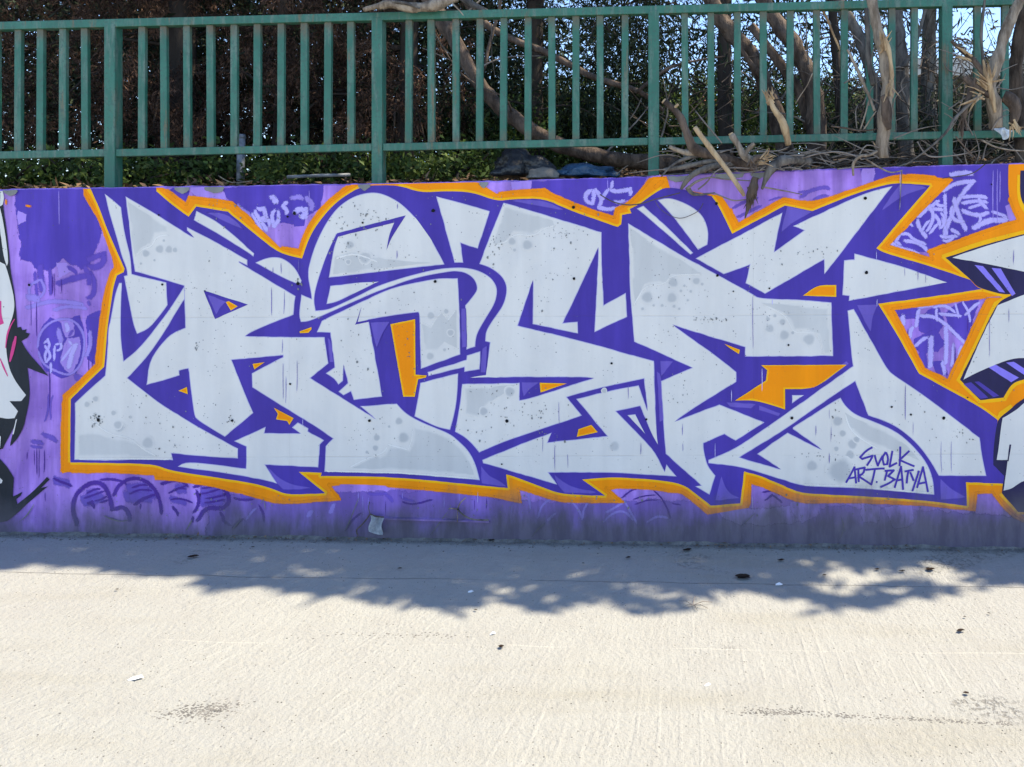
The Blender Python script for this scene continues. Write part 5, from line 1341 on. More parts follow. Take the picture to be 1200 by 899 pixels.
bare_tree('leaning_tree', 'upright grey trunk standing behind the bars left of the fourth post',
          [(1044, -50, .8), (1050, 10, .8), (1055, 60, .8), (1058, 110, .8), (1062, 190, .8)], [.034, .038, .042, .045, .05], M['bark_grey'],
          [([(1057, 80, .75), (1070, 60, .74), (1082, 20, .74), (1090, -20, .74)], [.014, .012, .01, .008])], twigs=3)
bare_tree('leaning_tree', 'rough brown trunk at the right edge behind the last bars',
          [(1206, -40, .3), (1199, 20, .3), (1192, 65, .3), (1191, 100, .3), (1196, 150, .3), (1198, 198, .3)], [.034, .036, .036, .038, .04, .045], M['bark'], twigs=2)
bare_tree('leaning_tree', 'dark trunk far behind the twigs between the grey trunk and the leaning brown one',
          [(972, -40, 1.5), (978, 40, 1.5), (984, 110, 1.5), (990, 190, 1.5)], [.03, .034, .036, .04], M['bark_dark'], twigs=3)

# ---- hedge of shrubs behind the trees
def shrub(px, y, label, w, h, n, mat, zlift=0.0):
    base = W(px, PY, y); base.z = bank_z(base.x, y) - .03
    t = empty('shrub', base); tag(t, label, 'shrub', 'shrubs growing behind the railing')
    m = MB()
    for i in range(7):
        a = random.uniform(-.5, .5)
        m.tube([base + Vector((random.uniform(-.1, .1), 0, 0)), base + Vector((a * w * .5, random.uniform(-.1, .1), h * .5)), base + Vector((a * w, random.uniform(-.2, .2), h * .9))], [.014, .01, .004], 5, sub=2)
    adopt(m.build('stem', M['bark_dark'], None, True), t)
    k = n // 8
    c = np.stack([rng.uniform(-1, 1, k * 3), rng.uniform(-1, 1, k * 3), rng.uniform(0, 1, k * 3)], 1)
    r_ = c[:, 0] ** 2 + (c[:, 1]) ** 2 + ((c[:, 2] - .45) / .6) ** 2
    c = c[(r_ < 1.0)][:k]
    c = c * np.array([w * .6, .22 if h < .3 else .4, h]) + np.array(base)
    c = np.repeat(c, 8, 0); c = c + rng.normal(0, .055, c.shape)
    leaf_mesh('foliage', c, rng.normal(0, 1, c.shape) + np.array([0, 0, -.2]), rng.normal(0, 1, c.shape) + np.array([0, -.3, .8]), rng.uniform(.025, .06, len(c)), rng.uniform(.014, .03, len(c)), mat, t, fold=.08)
    return t
pos_words = ['at the far left', 'left of the first railing post', 'right of the first post, beside the dark conifer trunk', 'around the white post', 'between the two thin conifer trunks', 'left of the second railing post', 'right of the second railing post', 'behind the leaning brown trunk', 'behind the black bag', 'left of the third railing post', 'right of the third railing post', 'behind the thick brown trunk', 'behind the broad leaning trunk']
for i, (px, y, w, h) in enumerate([(10, .95, .75, .21), (95, 1.05, .75, .24), (160, .9, .6, .2), (270, 1.15, .8, .24), (370, .95, .7, .22), (425, 1.1, .7, .23), (520, 1.1, .7, .24), (590, 2.2, 1.0, .6), (655, 3.1, 1.1, .95), (715, 3.2, 1.1, 1.0), (790, 3.3, 1.1, .98), (860, 3.2, 1.1, 1.0), (950, 3.0, 1.1, .85)]):
    shrub(px, y, 'low green leafy shrub ' + pos_words[i], w, h, 1700 if h < .3 else 3600, M['green_leaf'])
for i, (px, y, w, h, wd) in enumerate([(1030, 2.4, .8, .55, 'behind the broken pale branch'), (1120, 2.2, .9, .6, 'behind the fourth railing post'), (1190, 2.0, .8, .6, 'behind the splintered branches at the right edge'), (1010, 1.5, .6, .4, 'at the foot of the bent grey trunk')]):
    shrub(px, y, 'dark shrub with sparse leaves ' + wd, w, h, 1500, M['dark_leaf'])
for i, (px, y, w, h, wd) in enumerate([(600, 4.6, 1.8, 1.15, 'beyond the leaning brown trunk'), (720, 5.0, 1.9, 1.25, 'beyond the blue bag and the third railing post'), (835, 5.2, 1.9, 1.2, 'in front of the red roofed house'), (950, 5.0, 1.9, 1.15, 'beyond the broad leaning trunk'), (1060, 4.8, 1.8, .95, 'in front of the brown house'), (1170, 4.6, 1.8, .9, 'beyond the splintered branches')]):
    shrub(px, y, 'tall green hedge bush ' + wd, w, h, 17000, M['green_leaf'] if i < 4 else M['dark_leaf'])
# a belt of taller evergreens further back closes the view on the left
for i, (px, y, w, h, wd) in enumerate([(-80, 3.6, 2.2, 3.2, 'beyond the left end of the railing'), (60, 3.9, 2.2, 3.4, 'behind the brown conifer at the left'), (190, 4.2, 2.2, 3.2, 'behind the first railing post'), (330, 4.0, 2.2, 3.3, 'behind the thin trunked conifer'), (455, 4.3, 2.0, 3.1, 'behind the second railing post'), (560, 4.6, 1.6, 2.2, 'behind the leaning brown trunk'), (1075, 6.5, 1.8, 1.1, 'below the cream eaves of the house')]):
    b = W(px, PY, y); b.z = bank_z(b.x, y) - .05
    t = empty('evergreen_tree', b); tag(t, 'tall dark evergreen ' + wd, 'tree', 'dark evergreens far behind the railing')
    m = MB(); m.tube([b, b + Vector((0, 0, h * .5)), b + Vector((0, 0, h))], [.06, .045, .015], 8, sub=3)
    adopt(m.build('trunk', M['bark_dark'], None, True), t)
    X = b.x
    ta = tufts(int(13000 * (1 if h > 2.5 else .4)), ((X - w * .55, X + w * .55), (y - .4, y + .6), (b.z + .1, b.z + h)), .6, (.07, .16), (.02, .05), .25, 14, lambda a, q, c: mnoise.noise(Vector((a * 1.4, q, c * 1.4))) > -.30)
    leaf_mesh('crown', *ta, M['dark_leaf'], t)

# ---- houses far behind
def house(name, label, x0, x1, y0, y1, z0, z1, wallm, ridge, win):
    t = empty(name, ((x0 + x1) / 2, (y0 + y1) / 2, z0)); tag(t, label, 'house')
    m = MB(); m.box(((x0 + x1) / 2, (y0 + y1) / 2, (z0 + z1) / 2), (x1 - x0, y1 - y0, z1 - z0)); adopt(m.build('wall', wallm), t)
    e = .35; m = MB(); my = (y0 + y1) / 2
    a = [(x0 - e, y0 - e, z1 - .05), (x1 + e, y0 - e, z1 - .05), (x1 + e, my, z1 + ridge), (x0 - e, my, z1 + ridge)]
    b = [(x0 - e, y1 + e, z1 - .05), (x1 + e, y1 + e, z1 - .05), (x1 + e, my, z1 + ridge), (x0 - e, my, z1 + ridge)]
    up = Vector((0, 0, .12))
    m.hexa(a, [tuple(Vector(q) + up) for q in a]); m.hexa([tuple(Vector(q) + Vector((0, .004, .001))) for q in b], [tuple(Vector(q) + up + Vector((0, .004, .001))) for q in b])
    adopt(m.build('roof', M['roof'] if ridge > .3 else M['brown_wall']), t)
    for wx, wz in win:
        m = MB(); m.box((wx, y0 - .01, wz), (1.0, .08, 1.2)); o = adopt(m.build('window_frame', M['plaster']), t)
        m = MB(); m.box((wx, y0 - .03, wz), (.8, .06, 1.0)); adopt(m.build('pane', M['glass']), t)
house('red_roofed_house', 'small house with a red tiled roof far behind the dark trunk and shrubs', .7, 1.75, 27, 30, 2.0, 6.9, M['plaster'], .5, [(1.2, 5.6)])
house('brown_house', 'brown walled house with a pale eave behind the grey trunk at the right', 4.7, 9.5, 11, 16, 2.0, 4.74, M['brown_wall'], .12, [(6.4, 3.6), (8.0, 3.6)])
t = empty('pale_eave', (0, 0, 0)); bpy.data.objects.remove(t)
m = MB(); m.box((7.0, 10.55, 4.82), (5.4, .12, .34))
tag(m.build('eave_board', M['plaster']), 'cream eave board along the roof edge of the brown house', 'board')

# ------------------------------------------------------------------ cut branches and rubbish on top of the wall
def stick(name, label, pts, rads, mat, cat='branch', n=10, rough=.26, parts=(), group=None, sub=5):
    P = path(pts); t = empty(name, P[0]); tag(t, label, cat, group)
    m = MB(); m.tube(P, rads, n, rough=rough, sub=sub)
    adopt(m.build('stem', mat, None, True), t)
    for nm, pp, rr, mm in parts:
        m = MB(); m.tube(path(pp), rr, max(6, n - 2), rough=rough, sub=sub); adopt(m.build(nm, mm, None, True), t)
    return t
def cut_face(t, at, d, r, mat):
    m = MB(); P = W(*at); dv = Vector(d).normalized()
    m.tube([P - dv * .004, P + dv * .004], [r, r * .92], 9); adopt(m.build('cut_end', mat), t)
GB = 'cut branches heaped on the wall'
t = stick('forked_branch', 'sawn grey branch with an upright fork left of the pale stick, on the wall top',
          [(885, 197, .02), (850, 186, -.01), (828, 181, -.03), (812, 173, -.05), (806, 160, -.06), (797, 137, -.07), (779, 119, -.08)], [.03, .028, .028, .026, .022, .019, .017], M['bark'],
          parts=[('side_branch', [(815, 181, -.03), (800, 178, -.05), (784, 172, -.06)], [.018, .014, .009], M['bark_pale']),
                 ('side_branch', [(822, 182, -.02), (800, 187, -.06), (785, 196, -.08), (775, 207, -.1)], [.012, .008, .006, .003], M['bark_grey']),
                 ('side_branch', [(797, 134, -.07), (790, 128, -.08), (795, 122, -.09)], [.010, .008, .006], M['wood'])])
cut_face(t, (778, 118.5, -.08), (-.9, 0, .8), .016, M['wood'])
stick('pale_stick', 'pale peeled stick leaning across the lower rail and hanging over the wall edge', [(814, 149, -.13), (828, 168, -.13), (842, 186, -.13), (856, 205, -.13), (869, 224, -.14), (872, 230, -.14)], [.013, .014, .014, .013, .012, .008], M['wood'], 'stick', rough=.14)
t = stick('branch_stump', 'short knobbly cut stump with a fork on the wall top right of the pale stick', [(857, 158, -.05), (864, 169, -.05), (872, 182, -.05), (884, 189, -.05), (896, 189, -.05)], [.015, .017, .02, .022, .018], M['bark_pale'],
          parts=[('fork', [(872, 184, -.06), (876, 176, -.06), (884, 168, -.07)], [.014, .011, .010], M['bark_pale']), ('torn_bark', [(880, 190, -.08), (889, 184, -.09), (895, 187, -.09)], [.012, .014, .006], M['bark'])])
cut_face(t, (856.5, 157, -.05), (-.5, 0, .9), .014, M['wood'])
stick('grey_log', 'bent grey limb with a pale top lying over the wall edge right of the stumps', [(893, 222, -.06), (898, 208, -.06), (905, 196, -.05), (916, 189, -.03), (934, 187, 0), (950, 190, .05)], [.006, .02, .024, .026, .025, .022], M['bark_grey'])
stick('bark_shard', 'brown splintered bark shard hanging down the purple wall face', [(886, 208, -.05), (884, 216, -.05), (881, 228, -.045), (877, 242, -.04), (873, 256, -.035)], [.02, .028, .026, .012, .003], M['bark'], 'bark', rough=.5)
stick('grey_branch', 'smooth grey branch end poking over the wall left of the pale stick', [(798, 222, -.05), (806, 210, -.06), (818, 201, -.06), (838, 194, -.04), (860, 192, 0)], [.006, .014, .016, .018, .018], M['bark_grey'])
stick('grey_branch', 'dark twiggy branch lying low under the forked branch', [(778, 199, -.02), (800, 196, -.05), (826, 190, -.04), (850, 188, -.02)], [.008, .014, .014, .012], M['bark_grey'],
      parts=[('twig', [(806, 221, -.06), (816, 213, -.07), (832, 208, -.07), (850, 210, -.07), (880, 212, -.06)], [.006, .006, .005, .004, .003], M['twig']),
             ('twig', [(805, 219, -.05), (812, 227, -.05), (822, 228, -.05), (838, 226, -.05)], [.012, .01, .008, .004], M['bark_grey'])])
stick('broken_branch', 'tall pale broken branch with peeled bark standing in front of the railing at the right',
      [(1019, -40, -.02), (1022, 0, -.03), (1027, 26, -.035), (1033, 52, -.04), (1038, 80, -.04), (1041, 104, -.035), (1038, 124, -.03), (1035, 150, -.02), (1034, 185, 0)], [.028, .027, .027, .028, .03, .032, .034, .034, .036], M['bark_pale'],
      parts=[('split_wood', [(1036, 44, -.085), (1042, 62, -.085), (1045, 90, -.08), (1043, 112, -.075)], [.012, .012, .009, .004], M['wood']),
             ('torn_bark', [(1034, 112, -.08), (1038, 120, -.075), (1040, 142, -.06), (1042, 152, -.06)], [.012, .024, .024, .010], M['bark']),
             ('side_branch', [(1023, 100, .0), (1018, 70, .02), (1017, 40, .04), (1015, 10, .05)], [.016, .016, .014, .012], M['bark_grey'])], group=GB)
stick('broken_branch', 'pale sunlit branch rising to the right corner from a splintered base',
      [(1207, -30, -.03), (1194, 2, -.04), (1183, 28, -.045), (1172, 58, -.05), (1164, 84, -.05), (1160, 104, -.04), (1165, 124, -.03), (1168, 150, -.02)], [.026, .028, .03, .031, .033, .036, .036, .034], M['bark_pale'],
      parts=[('split_wood', [(1152, 70, -.10), (1156, 88, -.10), (1161, 104, -.09), (1166, 132, -.08)], [.004, .014, .016, .008], M['wood']),
             ('torn_bark', [(1130, 90, -.06), (1138, 98, -.065), (1150, 106, -.07), (1160, 112, -.07)], [.016, .018, .018, .014], M['bark']),
             ('side_branch', [(1115, 48, -.07), (1126, 58, -.07), (1138, 68, -.075), (1148, 80, -.08), (1156, 96, -.08)], [.008, .012, .014, .014, .012], M['bark']),
             ('side_branch', [(1176, 112, -.05), (1184, 116, -.06), (1190, 128, -.065), (1188, 144, -.065)], [.03, .034, .03, .016], M['bark']),
             ('side_branch', [(1148, 100, -.04), (1152, 76, -.04), (1150, 40, -.03), (1154, 0, -.03), (1156, -20, -.03)], [.010, .009, .008, .007, .006], M['bark_grey'])], group=GB)
stick('brown_bark_strip', 'strip of reddish torn bark hanging beside the fourth railing post', [(1143, 92, -.07), (1137, 108, -.07), (1131, 126, -.065), (1128, 146, -.06), (1127, 160, -.06)], [.010, .018, .016, .010, .004], M['bark'], 'bark', rough=.45)
stick('broken_stub', 'short splintered stub of fresh wood in front of the bars near the fourth bay', [(901, 114, -.02), (906, 126, -.02), (914, 138, -.01), (920, 152, 0), (924, 170, .02)], [.008, .016, .02, .02, .018], M['wood'])
stick('pale_stick', 'thin pale stick slanting between the bars left of the broken branch', [(993, 58, .01), (1002, 76, .01), (1012, 98, .0), (1019, 114, -.01), (1025, 130, -.02)], [.006, .008, .009, .008, .006], M['bark_pale'], 'stick')
stick('pale_stick', 'thin brown stick slanting down from the top behind the bars', [(962, 8, .16), (970, 24, .16), (978, 44, .16), (986, 62, .17)], [.007, .007, .006, .004], M['wood'], 'stick')
stick('stub_log', 'sawn pale log resting along the top rail above the second post', [(426, 11.5, .06), (440, 8, .06), (456, 5, .06), (472, 8, .07), (492, 9, .07), (512, 5, .08), (535, -4, .1)], [.012, .018, .02, .022, .026, .03, .03], M['bark_pale'],
      parts=[('side_branch', [(460, 2, .05), (476, 4, .04), (492, 10, .04)], [.010, .008, .005], M['bark_grey']), ('side_branch', [(530, 4, .04), (538, 12, .03), (543, 18, .03)], [.004, .004, .003], M['bark_pale'])])
stick('stub_log', 'grey limb crossing above the top rail behind the leaning trunk', [(520, -20, .4), (545, 0, .4), (566, 12, .4), (590, 24, .42)], [.02, .02, .018, .014], M['bark_grey'])
def splinters(at, d, n_, L, spread=.5, mat='wood', name='splinter', into=None):
    for i in range(n_):
        P = W(*at) + Vector((random.uniform(-.018, .018), random.uniform(-.012, .012), random.uniform(-.02, .02)))
        dv = (Vector(d).normalized() + Vector((random.gauss(0, spread), random.gauss(0, spread * .6), random.gauss(0, spread)))).normalized()
        q = P + dv * L * random.uniform(.4, 1.1)
        m = MB(); m.tube([P - dv * .01, P.lerp(q, .5) + Vector((random.uniform(-.006, .006), 0, random.uniform(-.006, .006))), q], [random.uniform(.004, .008), random.uniform(.003, .006), .0008], 5)
        adopt(m.build(name, M[mat]), into)
def find_label(txt):
    return next(o for o in C.objects if txt in (o.get('label') or ''))
splinters((1036, 56, -.075), (0, -.3, 1), 9, .10, .3, into=find_label('tall pale broken branch'))
splinters((1042, 100, -.08), (.1, -.3, -1), 6, .09, .3, into=find_label('tall pale broken branch'))
splinters((1158, 100, -.09), (-.7, -.3, .6), 14, .12, .5, into=find_label('pale sunlit branch'))
splinters((1150, 112, -.09), (-.9, -.3, -.2), 10, .12, .5, into=find_label('pale sunlit branch'))
splinters((1188, 146, -.07), (.2, -.2, -1), 10, .08, .4, into=find_label('pale sunlit branch'))
splinters((1134, 66, -.08), (-.8, 0, .7), 5, .07, .3, into=find_label('pale sunlit branch'))
splinters((903, 118, -.02), (-.3, -.2, 1), 8, .07, .35, into=find_label('short splintered stub'))
splinters((894, 186, -.09), (.8, -.3, .3), 9, .06, .5, into=find_label('short knobbly cut stump'))
splinters((884, 192, -.09), (.1, -.3, -1), 7, .06, .5, 'bark', into=find_label('short knobbly cut stump'))
splinters((881, 226, -.05), (0, -.1, -1), 9, .10, .22, 'bark', into=find_label('brown splintered bark'))
splinters((1128, 140, -.065), (0, 0, -1), 6, .10, .2, 'bark', into=find_label('strip of reddish torn bark'))
# thin twigs
GTW = 'thin bare twigs lying on the wall and through the railing'
for lab, pts, rr, mm in [
    ('long grey twig arching from the splintered branch down to the wall top', [(1146, 112, -.08), (1134, 124, -.09), (1119, 139, -.1), (1108, 156, -.1), (1086, 176, -.08), (1060, 194, -.05)], [.008, .008, .008, .007, .005, .003], 'bark_grey'),
    ('twig curving low over the wall from left of the broken branch', [(945, 184, -.05), (960, 180, -.06), (982, 178, -.07), (1000, 182, -.07), (1010, 187, -.06)], [.004, .004, .004, .004, .003], 'twig'),
    ('forked pale twig hooking down onto the violet paint', [(1000, 206, -.06), (1000, 192, -.07), (1008, 183, -.08), (1018, 182, -.07), (1028, 177, -.06)], [.005, .008, .009, .008, .006], 'bark_pale'),
    ('pale twig resting on the wall edge left of the peak of the orange line', [(1014, 186, -.06), (1030, 196, -.06), (1044, 202, -.05), (1057, 200, -.05)], [.005, .005, .004, .003], 'bark_pale'),
    ('thin twig hanging down the wall below the orange peak', [(1057, 199, -.05), (1056, 215, -.02), (1055, 232, -.015), (1054, 246, -.012)], [.003, .0025, .002, .0015], 'twig'),
    ('twig stretching to the right edge along the wall top', [(1150, 164, -.06), (1166, 172, -.07), (1186, 176, -.07), (1206, 177, -.06)], [.005, .004, .004, .003], 'bark_pale'),
    ('fine dark twig dipping over the lilac tag', [(1155, 192, -.05), (1142, 202, -.03), (1128, 206, -.02), (1112, 208, -.015), (1104, 209, -.012)], [.003, .003, .0025, .002, .0015], 'wire'),
    ('dark wire twig sagging over the orange line by the third post', [(703, 228, -.02), (717, 236, -.03), (733, 240, -.04), (750, 239, -.05), (770, 233, -.06), (797, 226, -.06)], [.003, .0035, .0035, .003, .003, .003], 'wire'),
    ('fine looping twig over the white leaf shape', [(768, 236, -.05), (774, 245, -.03), (786, 253, -.025), (800, 255.5, -.025), (818, 247.5, -.02), (824, 238, -.03)], [.002] * 6, 'wire'),
    ('pale straight twig across the violet strip right of the grey limb', [(893, 219, -.05), (910, 222, -.04), (926, 225, -.03), (940, 228, -.02)], [.005, .004, .003, .002], 'bark_pale'),
    ('brown twig sagging from the grey branch to the hanging bark', [(836, 226, -.05), (848, 231, -.05), (860, 235, -.05), (874, 234, -.05)], [.004, .004, .004, .003], 'twig'),
    ('short crossed twig under the pale stick', [(818, 222, -.05), (828, 214, -.06), (838, 202, -.06), (856, 190, -.04)], [.004, .004, .003, .002], 'twig'),
    ('thin twig rising through the bars left of the thick trunk', [(815, 130, -.02), (826, 144, -.03), (838, 158, -.03), (846, 168, -.03)], [.003, .004, .004, .004], 'twig'),
    ('red brown twig lying along the lower rail', [(974, 148, -.02), (990, 150, -.03), (1008, 153, -.03), (1024, 152, -.02), (1032, 148, 0)], [.004, .005, .005, .004, .004], 'bark'),
    ('twig leaning on the bars below the thin pale stick', [(1008, 152, -.02), (1014, 134, -.03), (1018, 118, -.03)], [.004, .004, .003], 'bark_pale'),
    ('second twig leaning on the bars below the thin pale stick', [(1012, 152, -.02), (1020, 140, -.03), (1027, 130, -.03)], [.004, .004, .003], 'bark_pale'),
    ('slanting twig across the broad leaning trunk', [(932, 122, .1), (938, 112, .08), (946, 100, .06), (952, 86, .05)], [.003, .003, .003, .003], 'bark_pale'),
    ('thin twig in front of the lower rail left of the fourth post', [(1075, 166, -.05), (1084, 180, -.05), (1096, 184, -.05), (1126, 181, -.05), (1150, 176, -.05)], [.003, .004, .004, .003, .002], 'twig'),
    ('thin twig hanging at the right of the fourth post', [(1120, 160, -.06), (1132, 174, -.06), (1142, 184, -.05), (1147, 191, -.04)], [.004, .004, .003, .002], 'bark'),
    ('short twig right of the fourth post pointing at the sky', [(1116, 92, -.06), (1122, 80, -.07), (1130, 68, -.07), (1136, 58, -.06)], [.003, .003, .003, .002], 'twig'),
    ('twig over the leaning trunk in the middle bays', [(508, 38, .2), (520, 56, .2), (536, 72, .22), (556, 100, .24)], [.003, .004, .004, .002], 'bark_grey'),
    ('thin twig standing in front of the leaning trunk', [(576, 28, .3), (576, 60, .3), (580, 90, .32)], [.003, .003, .002], 'bark_grey'),
    ('short stick leaning behind the low rail near the blue bag', [(738, 140, .2), (746, 128, .2), (752, 115, .2)], [.003, .004, .003], 'bark_grey'),
    ('short dark twig poking up by the blue bag', [(722, 205, .2), (730, 198, .18), (736, 194, .16)], [.003, .003, .002], 'twig'),
    ('thin twig lying on soil left of the white post', [(256, 206, .25), (272, 214, .2), (296, 212, .18)], [.003, .003, .002], 'bark_pale')]:
    stick('twig', lab, pts, rr, M[mm], 'twig', n=6, rough=.05, group=GTW, sub=4)
# tangle of fine twigs behind the railing on the right: too many to count
m = MB()
for i in range(230):
    px = random.uniform(770, 1220); py = random.uniform(60, 200)
    if random.random() < .5: px = random.uniform(960, 1220)
    y = random.uniform(.25, 1.6); L = random.uniform(25, 95); a = random.uniform(-2.8, .1)
    ex, ey = px + math.cos(a) * L, py + math.sin(a) * L
    m.tube(path([(px, py, y), ((px + ex) / 2 + random.uniform(-8, 8), (py + ey) / 2 + random.uniform(-6, 10), y + random.uniform(-.1, .1)), (ex, ey, y + random.uniform(-.2, .2))]), [.004, .003, .0015], 4, sub=3, cap=False)
for i in range(160):
    px = random.uniform(880, 1210); y = random.uniform(.16, .8); z = random.uniform(185, 205)
    L = random.uniform(15, 60)
    m.tube(path([(px, z, y), (px + L * .5, z - random.uniform(0, 14), y), (px + L, z - random.uniform(-6, 18), y + .05)]), [.004, .004, .002], 4, sub=3, cap=False)
tag(m.build('twig_tangle', M['twig_dark'], None, True), 'tangle of fine bare twigs behind the railing at the right', 'twigs', kind='stuff')

m = MB()
for i in range(120):
    if i % 2: px, py, y = random.uniform(770, 1010), random.uniform(176, 204), random.uniform(-.06, .22)
    else: px, py, y = random.choice([random.gauss(1150, 22), random.gauss(1030, 30)]), random.uniform(70, 200), random.uniform(-.05, .2)
    L = random.uniform(14, 60); a = random.uniform(-3.1, .2) if i % 2 == 0 else random.choice((0, math.pi)) + random.gauss(0, .35)
    ex, ey = px + math.cos(a) * L, py + math.sin(a) * L
    if i % 2: ey = max(172, min(ey, top_y(ex) - 1))
    m.tube(path([(px, py, y), ((px + ex) / 2 + random.uniform(-6, 6), (py + ey) / 2 + random.uniform(-7, 5), y + random.uniform(-.03, .03)), (ex, ey, y)]), [.0042, .0034, .0014], 5, sub=3, cap=False)
tag(m.build('twig_litter', M['twig'], None, True), 'loose pale twigs among the cut branches at the right', 'twigs', kind='stuff')
# bags, stone, pipe, post, plastic scrap
def lump(name, label, cat, px, py, y, rx, ry, rz, mat, seed, lumps=.35, flat=.25):
    c = W(px, py, y)
    bm = bmesh.new(); bmesh.ops.create_icosphere(bm, subdivisions=4, radius=1)
    for v in bm.verts:
        q = v.co.copy()
        k = 1 + lumps * mnoise.noise(q * 1.6 + Vector((seed, 0, 0))) + lumps * .5 * abs(mnoise.noise(q * 4.1 + Vector((0, seed, 0)))) + lumps * .2 * mnoise.noise(q * 9 + Vector((0, 0, seed)))
        v.co = Vector((q.x * rx * k, q.y * ry * k, max(q.z, -flat) * rz * k))
    me = bpy.data.meshes.new(name); bm.to_mesh(me); bm.free(); me.materials.append(mat)
    me.polygons.foreach_set('use_smooth', [True] * len(me.polygons))
    o = bpy.data.objects.new(name, me); o.location = c; C.objects.link(o)
    tag(o, label, cat); return o
lump('plastic_bag', 'crumpled black plastic bag on the wall top behind the railing', 'bag', 612, 200, .34, .17, .11, .11, M['plastic_black'], 1.3, .5)
lump('plastic_bag', 'flattened blue plastic bag on the wall top left of the third post', 'bag', 684, 204, .36, .15, .10, .05, M['plastic_blue'], 4.2, .55)
lump('stone', 'rounded grey stone on the wall top beside the black bag', 'stone', 636, 206, .28, .085, .06, .05, M['stone'], 7.7, .25)
m = MB(); m.tube(path([(337, 207.5, .5), (370, 206, .5), (410, 205, .5)]), .010, 10); tag(m.build('white_pipe', M['white_pipe'], None, True), 'pale pipe lying on the bank left of the second railing post', 'pipe')
P0 = W(282, 208, 1.0); t = empty('white_post', P0); tag(t, 'white weathered garden post behind the railing among green leaves', 'post')
m = MB(); m.tube([P0 - Vector((0, 0, .1)), P0 + Vector((0, 0, .06)), P0 + Vector((.005, 0, .26))], [.026, .025, .024], 10, rough=.08); adopt(m.build('shaft', M['white_pipe'], None, True), t)
m = MB(); m.tube([P0 + Vector((.005, 0, .26)), P0 + Vector((.005, 0, .285))], [.03, .022], 10); adopt(m.build('cap', M['white_pipe'], None, True), t)
def scrap(name, label, cat, pts, mat, fold=.01, th=.0015, group=None):
    """a crumpled flat scrap with its own thickness"""
    bm = bmesh.new(); vs = [bm.verts.new(p) for p in pts]; bm.faces.new(vs)
    bmesh.ops.triangulate(bm, faces=bm.faces[:]); bmesh.ops.subdivide_edges(bm, edges=bm.edges[:], cuts=3, use_grid_fill=True)
    for v in bm.verts:
        v.co += Vector((mnoise.noise(v.co * 31), mnoise.noise(v.co * 37 + Vector((5, 0, 0))), mnoise.noise(v.co * 29 + Vector((0, 9, 0))))) * fold
    bmesh.ops.solidify(bm, geom=bm.faces[:], thickness=th)
    me = bpy.data.meshes.new(name); bm.to_mesh(me); bm.free(); me.materials.append(mat)
    o = bpy.data.objects.new(name, me); C.objects.link(o); tag(o, label, cat, group); return o
scrap('plastic_scrap', 'torn pale plastic scrap hooked on the lower rail at the right edge', 'scrap', [W(1165, 147, .08), W(1178, 150, .075), W(1186, 154, .08), W(1181, 162, .07), (W(1174, 163, .075))], M['rag'], .02)

# ------------------------------------------------------------------ at the foot of the wall and on the pavement
t = empty('rag_on_wire', W(434, 606, -.02)); tag(t, 'grubby pale rag hanging on a bent wire at the foot of the wall', 'rag')
bm = bmesh.new()
cols = 9
gr = [[None] * cols for _ in range(9)]
for j in range(9):
    for i in range(cols):
        fx, fy = i / 8, j / 8
        x_ = 434 + fx * 15 - fy * 1.5 + 1.3 * math.sin(fy * 6 + fx * 2); y_ = 604 + fx * 4 + fy * 20 - 4 * (fx - .5) ** 2
        w_ = W(x_, y_, -.028 - .012 * math.sin(fx * 7 + fy * 2) - .006 * mnoise.noise(Vector((fx * 5, fy * 5, 0))))
        gr[j][i] = bm.verts.new(w_)
for j in range(8):
    for i in range(8): bm.faces.new((gr[j][i], gr[j][i + 1], gr[j + 1][i + 1], gr[j + 1][i]))
bmesh.ops.solidify(bm, geom=bm.faces[:], thickness=.002)
me = bpy.data.meshes.new('cloth'); bm.to_mesh(me); bm.free(); me.materials.append(M['rag'])
o = bpy.data.objects.new('cloth', me); C.objects.link(o); adopt(o, t)
m = MB(); m.tube(path([(450, 606, -.02), (440, 605, -.035), (434, 603, -.035), (430, 608, -.03), (424, 615, -.03), (418, 621, -.03), (419, 627, -.03)]), .0035, 6, sub=4); adopt(m.build('wire', M['wire'], None, True), t)
m = MB(); m.tube(path([(434, 603, -.035), (432, 596, -.03), (433, 588, -.012)]), .0022, 6, sub=3); adopt(m.build('wire', M['wire'], None, True), t)
t = empty('bent_wires', W(536, 597, -.01)); tag(t, 'thin wires sticking out of a star shaped crack low on the wall', 'wire')
for pts, r_ in (([(536, 596, -.005), (540, 601, -.04), (547, 606, -.06), (556, 609, -.06), (573, 609.5, -.05)], .004), ([(536, 597, -.005), (531, 596, -.025), (526, 596, -.03)], .003), ([(536, 597, -.005), (539, 590, -.03), (546, 583, -.03)], .003), ([(536, 597, -.005), (536, 604, -.02), (536, 612, -.02)], .002)):
    m = MB(); m.tube(path(pts), r_, 6, sub=4); adopt(m.build('wire', M['bark_pale'] if r_ < .0035 else M['bark_grey'], None, True), t)

